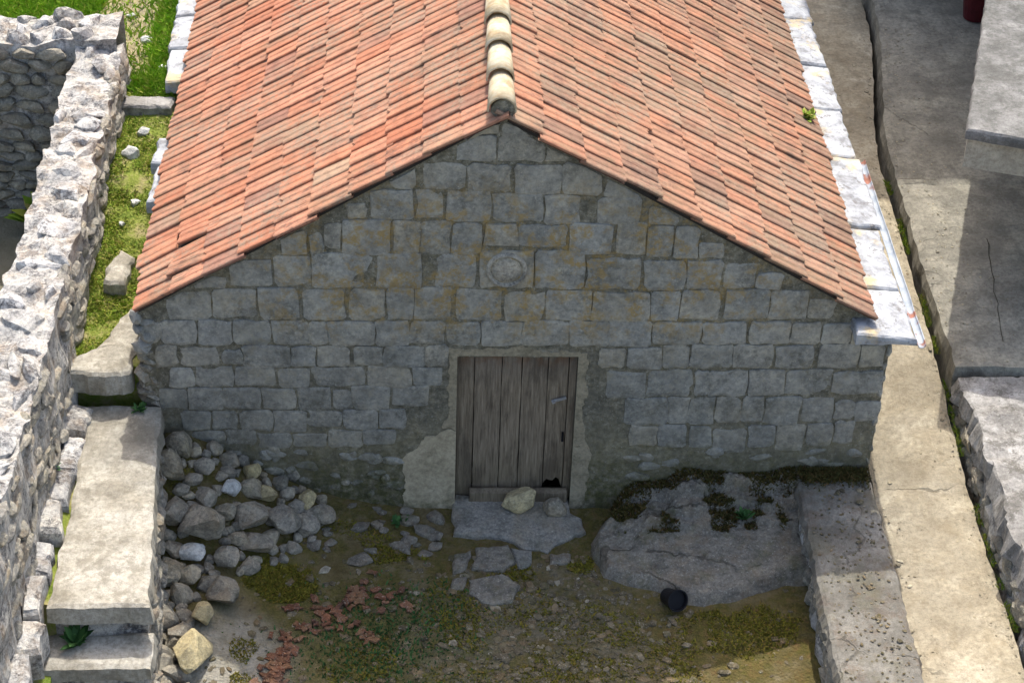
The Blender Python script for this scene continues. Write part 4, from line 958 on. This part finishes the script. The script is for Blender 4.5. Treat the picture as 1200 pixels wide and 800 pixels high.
gm = m_rock('courtyard_gravel', [(0, (.085, .075, .05)), (.4, (.14, .122, .085)), (.7, (.12, .105, .075)), (.96, (.19, .172, .13)), (1, (.42, .40, .35))], .25, .4, .45)
tag(obj('gravel', V, F, gm), 'loose grey gravel scattered over the courtyard', 'gravel', None, 'stuff')
V = []; F = []
for k in range(420):
    y = r10.uniform(-3, -.05); x = r10.uniform(2.47, 3.06); s = r10.uniform(.006, .016) * (2.2 if r10.random() < .06 else 1); pebble(x, y, .452 + .012 * fbm(x, y, 0, 2) + .03 * sm(-.3, 0, y), s)
tag(obj('wall_debris', V, F, gm), 'tiny grit and pebbles strewn on the low wall cap', 'gravel', None, 'stuff')
MB = [(.5, -1.5, .7, .4, 3600), (.9, -1.95, .9, .3, 4200), (-.2, -1.3, .5, .5, 2600), (-.3, -2.1, .8, .3, 2200), (1.95, -1.35, .45, .25, 3000), (-1.98, -.98, .34, .24, 5200), (-1.0, -.62, .28, .14, 1500), (-1.25, -1.85, .55, .35, 2600), (.08, -.82, .16, .12, 900), (.55, -.75, .16, .16, 1500), (1.8, -1.5, .55, .32, 3800), (-2.15, -1.75, .16, .16, 700), (-2.2, -2.1, .18, .1, 700), (-.55, -1.3, .3, .4, 1500), (1.2, -1.7, .5, .3, 1800), (-1.3, -.35, .5, .2, 1600), (-2.75, -.5, .2, .3, 900)]
pts = []
for cx, cy, rx, ry, n in MB:
    for k in range(n):
        a = r10.uniform(0, 6.283); q = math.sqrt(r10.random()); x, y = cx + rx * q * math.cos(a), cy + ry * q * math.sin(a)
        if q > .72 + .75 * fbm(x, y, 9, 4.5) or x > 2.42: continue
        s = sdist(x, y)
        if s > -.01 and s < .2: continue
        pts.append((x, y, H(x, y) - .004))
for k in range(16000):                                      # moss along the wall foot and on the ledge
    if k == 0: yard, pts = pts, []
    x = r10.uniform(.75, 2.44); y = r10.uniform(-.5, -.0)
    if fbm(x, y, 4, 3) > -.12 + 1.1 * (-y - .20): pts.append((x, y, oz(x, y) - .004))
for k in range(4000):
    x = r10.uniform(2.46, 3.05); y = -abs(r10.gauss(0, .08)) - .03; pts.append((x, y, .485))
tag(blades('moss', yard, M['moss'], .010, .026, .009, r10, 1.8), 'olive moss carpeting the courtyard floor', 'moss', None, 'stuff')
tag(blades('moss', pts, M['moss_dark'], .012, .035, .010, r10, 1.6), 'dark brown moss along the foot of the house front', 'moss', None, 'stuff')
pts = [(x, y, H(x, y)) for x, y in ((-1.15 + r10.gauss(0, .35), -1.7 + r10.gauss(0, .28)) for _ in range(1500))] + [(x, y, H(x, y)) for x, y in ((-.8 + r10.gauss(0, .3), -1.25 + r10.gauss(0, .2)) for _ in range(500))]
tag(blades('ground_weeds', pts, M['leaf'], .015, .04, .009, r10, 1.2), 'low green weeds creeping over the courtyard gravel', 'weeds', None, 'stuff')

V = []; F = []
for k in range(900):
    y = r10.uniform(-3.2, 7.5); e_ = r10.random()
    x = 3.12 + abs(r10.gauss(0, .10)) if e_ < .35 else path_r(y) - .02 - abs(r10.gauss(0, .12)) if e_ < .8 else r10.uniform(3.15, 3.9)
    pebble(x, y, path_z(x, y) - .002, r10.uniform(.004, .012) * (2.5 if r10.random() < .05 else 1))
for k in range(500):
    y = r10.uniform(.95, 7.5); x = terr_x(y) + .02 + abs(r10.gauss(0, .35)); pebble(x, y, .845 + .02 * sm(4.05, 4.15, y), r10.uniform(.004, .013))
gm2 = m_rock('path_grit', [(0, (.20, .18, .14)), (.6, (.30, .275, .215)), (1, (.46, .43, .36))], .2, .2)
tag(obj('path_grit', V, F, gm2), 'fine grit and crumbs along the edges of the tan path', 'gravel', None, 'stuff')
pts = []
for k in range(2600):
    y = r10.uniform(-3, 4.4); x = terr_x(y) - .035 + r10.gauss(0, .014)
    if fbm(0, y, 3, 1.7) > .05: pts.append((x, y, path_z(x, y) - .03))
tag(blades('gap_weeds', pts, M['grass_dry'], .02, .06, .005, r10, 1.0), 'thin weeds sprouting from the gap beside the tan path', 'weeds', None, 'stuff')

# ---------------------------------------------------------------- small plants
def weed(name, loc, n, size, label, m, r2, cat='weed'):
    V = []; F = []
    t = thing(name, label, cat, loc)
    SV = []; SF = []
    for k in range(n):
        a = r2.uniform(0, 6.283); el = r2.uniform(.5, 1.3); L = size * r2.uniform(.5, 1.0); w = L * .16; d = Vector((math.cos(a) * math.cos(el), math.sin(a) * math.cos(el), math.sin(el))); s = d.cross(Vector((0, 0, 1))).normalized()
        p0 = Vector((r2.uniform(-.03, .03), r2.uniform(-.03, .03), 0)); b = len(V); droop = Vector((0, 0, -.25 * L))
        for u, ww, dr in ((0, .2, 0), (.35, 1, .1), (.7, .8, .45), (1, .05, 1)):
            c = p0 + d * L * u + droop * dr; V += [tuple(c - s * w * ww), tuple(c + s * w * ww + Vector((0, 0, .002)))]
        for q in range(3): F.append((b + 2 * q, b + 2 * q + 1, b + 2 * q + 3, b + 2 * q + 2))
    obj('leaves', V, F, m, t)
    SV = []; SF = []; bx(SV, SF, -.006, .006, -.006, .006, -.02, size * .4); obj('stem', SV, SF, m, t)
    return t
weed('weed', (-3.33, -2.50, .85), 26, .24, 'leafy green weed growing on the step below the landing', M['leaf'], r10)
weed('weed', (-3.68, -1.0, 1.28), 22, .11, 'small green weed between the edging stones and ruined wall', M['leaf'], r10)
weed('weed', (1.97, -.36, oz(1.97, -.36)), 26, .13, 'low green weed on the bedrock ledge under the house front', M['leaf'], r10)
weed('weed', (-.98, -.22, H(-.98, -.22)), 22, .12, 'low green weed at the wall foot left of the plaster', M['leaf'], r10)
weed('grass_tuft', (2.80, 3.05, 2.17), 46, .17, 'yellow green grass tuft rooted where tiles meet the white eave', M['grass_dry'], r10, 'grass')
weed('grass_tuft', (-4.55, 3.75, .42), 60, .55, 'tall pale grass tuft growing inside the ruin by its cross wall', M['grass_dry'], r10, 'grass')
weed('grass_tuft', (-3.12, -.12, 1.16), 30, .10, 'small green tuft in the corner of landing and house wall', M['leaf'], r10, 'grass')
V = []; F = []; bx(V, F, -9, -4.15, -6, 4.0, -.158, .40); struct(obj('ruin_floor', V, F, M['ground']))

# ---------------------------------------------------------------- canopy and neighbours on the right
cp = thing('concrete_canopy', 'thick flat concrete canopy with sunlit top above the grey terrace', 'canopy', (6, 3, .84))
def cpl(y): return 3.99 + (y - 2.0) * .297
def cpp(z0, z1, ins, name, m):
    poly = [(3.99 + ins, 2.0 + ins), (7.5, .95 + ins), (9.5, .95 + ins), (9.5, 8.85 - ins), (cpl(8.85) + ins, 8.85 - ins)]
    V = [(x, y, z) for z in (z0, z1) for x, y in poly]; n = 5
    F = [(4, 3, 2, 1, 0), (5, 6, 7, 8, 9)] + [(i, (i + 1) % n, n + (i + 1) % n, n + i) for i in range(n)]
    return keep(obj(name, V, F, m, None), cp)
keep(slab_poly('slab', [(3.99, 2.0), (7.5, .78), (9.5, .78), (9.5, 8.85), (cpl(8.85), 8.85)], 2.60, 2.70, M['conc_canopy'], None, .12, .010, .02, 77), cp); cpp(2.28, 2.598, .05, 'edge_beam', M['beige_wall'])
V = []; F = []; bx(V, F, 6.6, 9.4, 2.6, 8.8, .8, 2.278); keep(obj('support_wall', V, F, M['beige_wall'], None), cp)
pt = thing('flower_pot', 'dark red flower pot with green plant behind the canopy corner', 'pot', (5.66, 7.75, .875))
obj('pot_body', *lathe([(.14, 0), (.2, .42), (.17, .42), (.15, .36)]), M['red'], pt)
V = []; F = []
for k in range(160):
    a = r10.uniform(0, 6.28); rr = .3 * math.sqrt(r10.random()); x, y, z = rr * math.cos(a), rr * math.sin(a), r10.uniform(.38, .8); b = len(V)
    d1 = Vector((r10.uniform(-1, 1), r10.uniform(-1, 1), r10.uniform(-.3, .8))).normalized() * .09; d2 = d1.cross(Vector((r10.uniform(-1, 1), .3, 1))).normalized() * .035; c = Vector((x, y, z))
    V += [tuple(c), tuple(c + d1 * .5 + d2), tuple(c + d1), tuple(c + d1 * .5 - d2)]; F.append((b, b + 1, b + 2, b + 3))
obj('plant', V, F, M['leaf'], pt)
def neighbour(x0, x1, y0, y1, h, label):
    t = thing('neighbour_house', label, 'house', ((x0 + x1) / 2, (y0 + y1) / 2, -.15))
    V = []; F = []; bx(V, F, x0, x1, y0, y1, -.15, h); keep(obj('wall', V, F, M['house_wall'], None), t)
    V = []; F = []; xm = (x0 + x1) / 2; o_ = .25
    V += [(x0 - o_, y0 - o_, h + .003), (x1 + o_, y0 - o_, h + .003), (x1 + o_, y1 + o_, h + .003), (x0 - o_, y1 + o_, h + .003), (x0 + 1.5, (y0 + y1) / 2, h + 1.3), (x1 - 1.5, (y0 + y1) / 2, h + 1.3)]
    F += [(3, 2, 1, 0), (0, 1, 5, 4), (1, 2, 5), (2, 3, 4, 5), (3, 0, 4)]; keep(obj('roof', V, F, M['tile'], None), t)
    for k in range(3):
        for s in range(2):
            xx = x0 + (x1 - x0) * (k + .5) / 3; zz = 1.6 + 2.8 * s; V = []; F = []; bx(V, F, xx - .45, xx + .45, y0 - .03, y0 + .02, zz, zz + 1.2)
            w = keep(obj('window', V, F, M['wood'], None), t); V = []; F = []; bx(V, F, xx - .38, xx + .38, y0 - .04, y0 - .031, zz + .07, zz + 1.13); keep(obj('pane', V, F, M['glass'], None), w)
neighbour(3.98, 11.5, 9.15, 15, 8.1, 'two storey rendered neighbour house behind the terrace')
# open crack lips in the terrace
pc = [(4.05 + .05 * k + 0, 4.10 + .012 * nz(k * .7, 2, 1)) for k in range(9)]
for o_, y0 in ((crack('terrace_crack', pc, .018, lambda x, y: .885, M['dirt']), 0), (crack('terrace_crack', [(4.74 - .014 * k + .03 * nz(k * .5, 0, 3), 3.05 - .10 * k + .03 * nz(k * 1.3, 5, 3)) for k in range(18)], .006, lambda x, y: .857, M['dirt']), 0)):
    struct(o_)
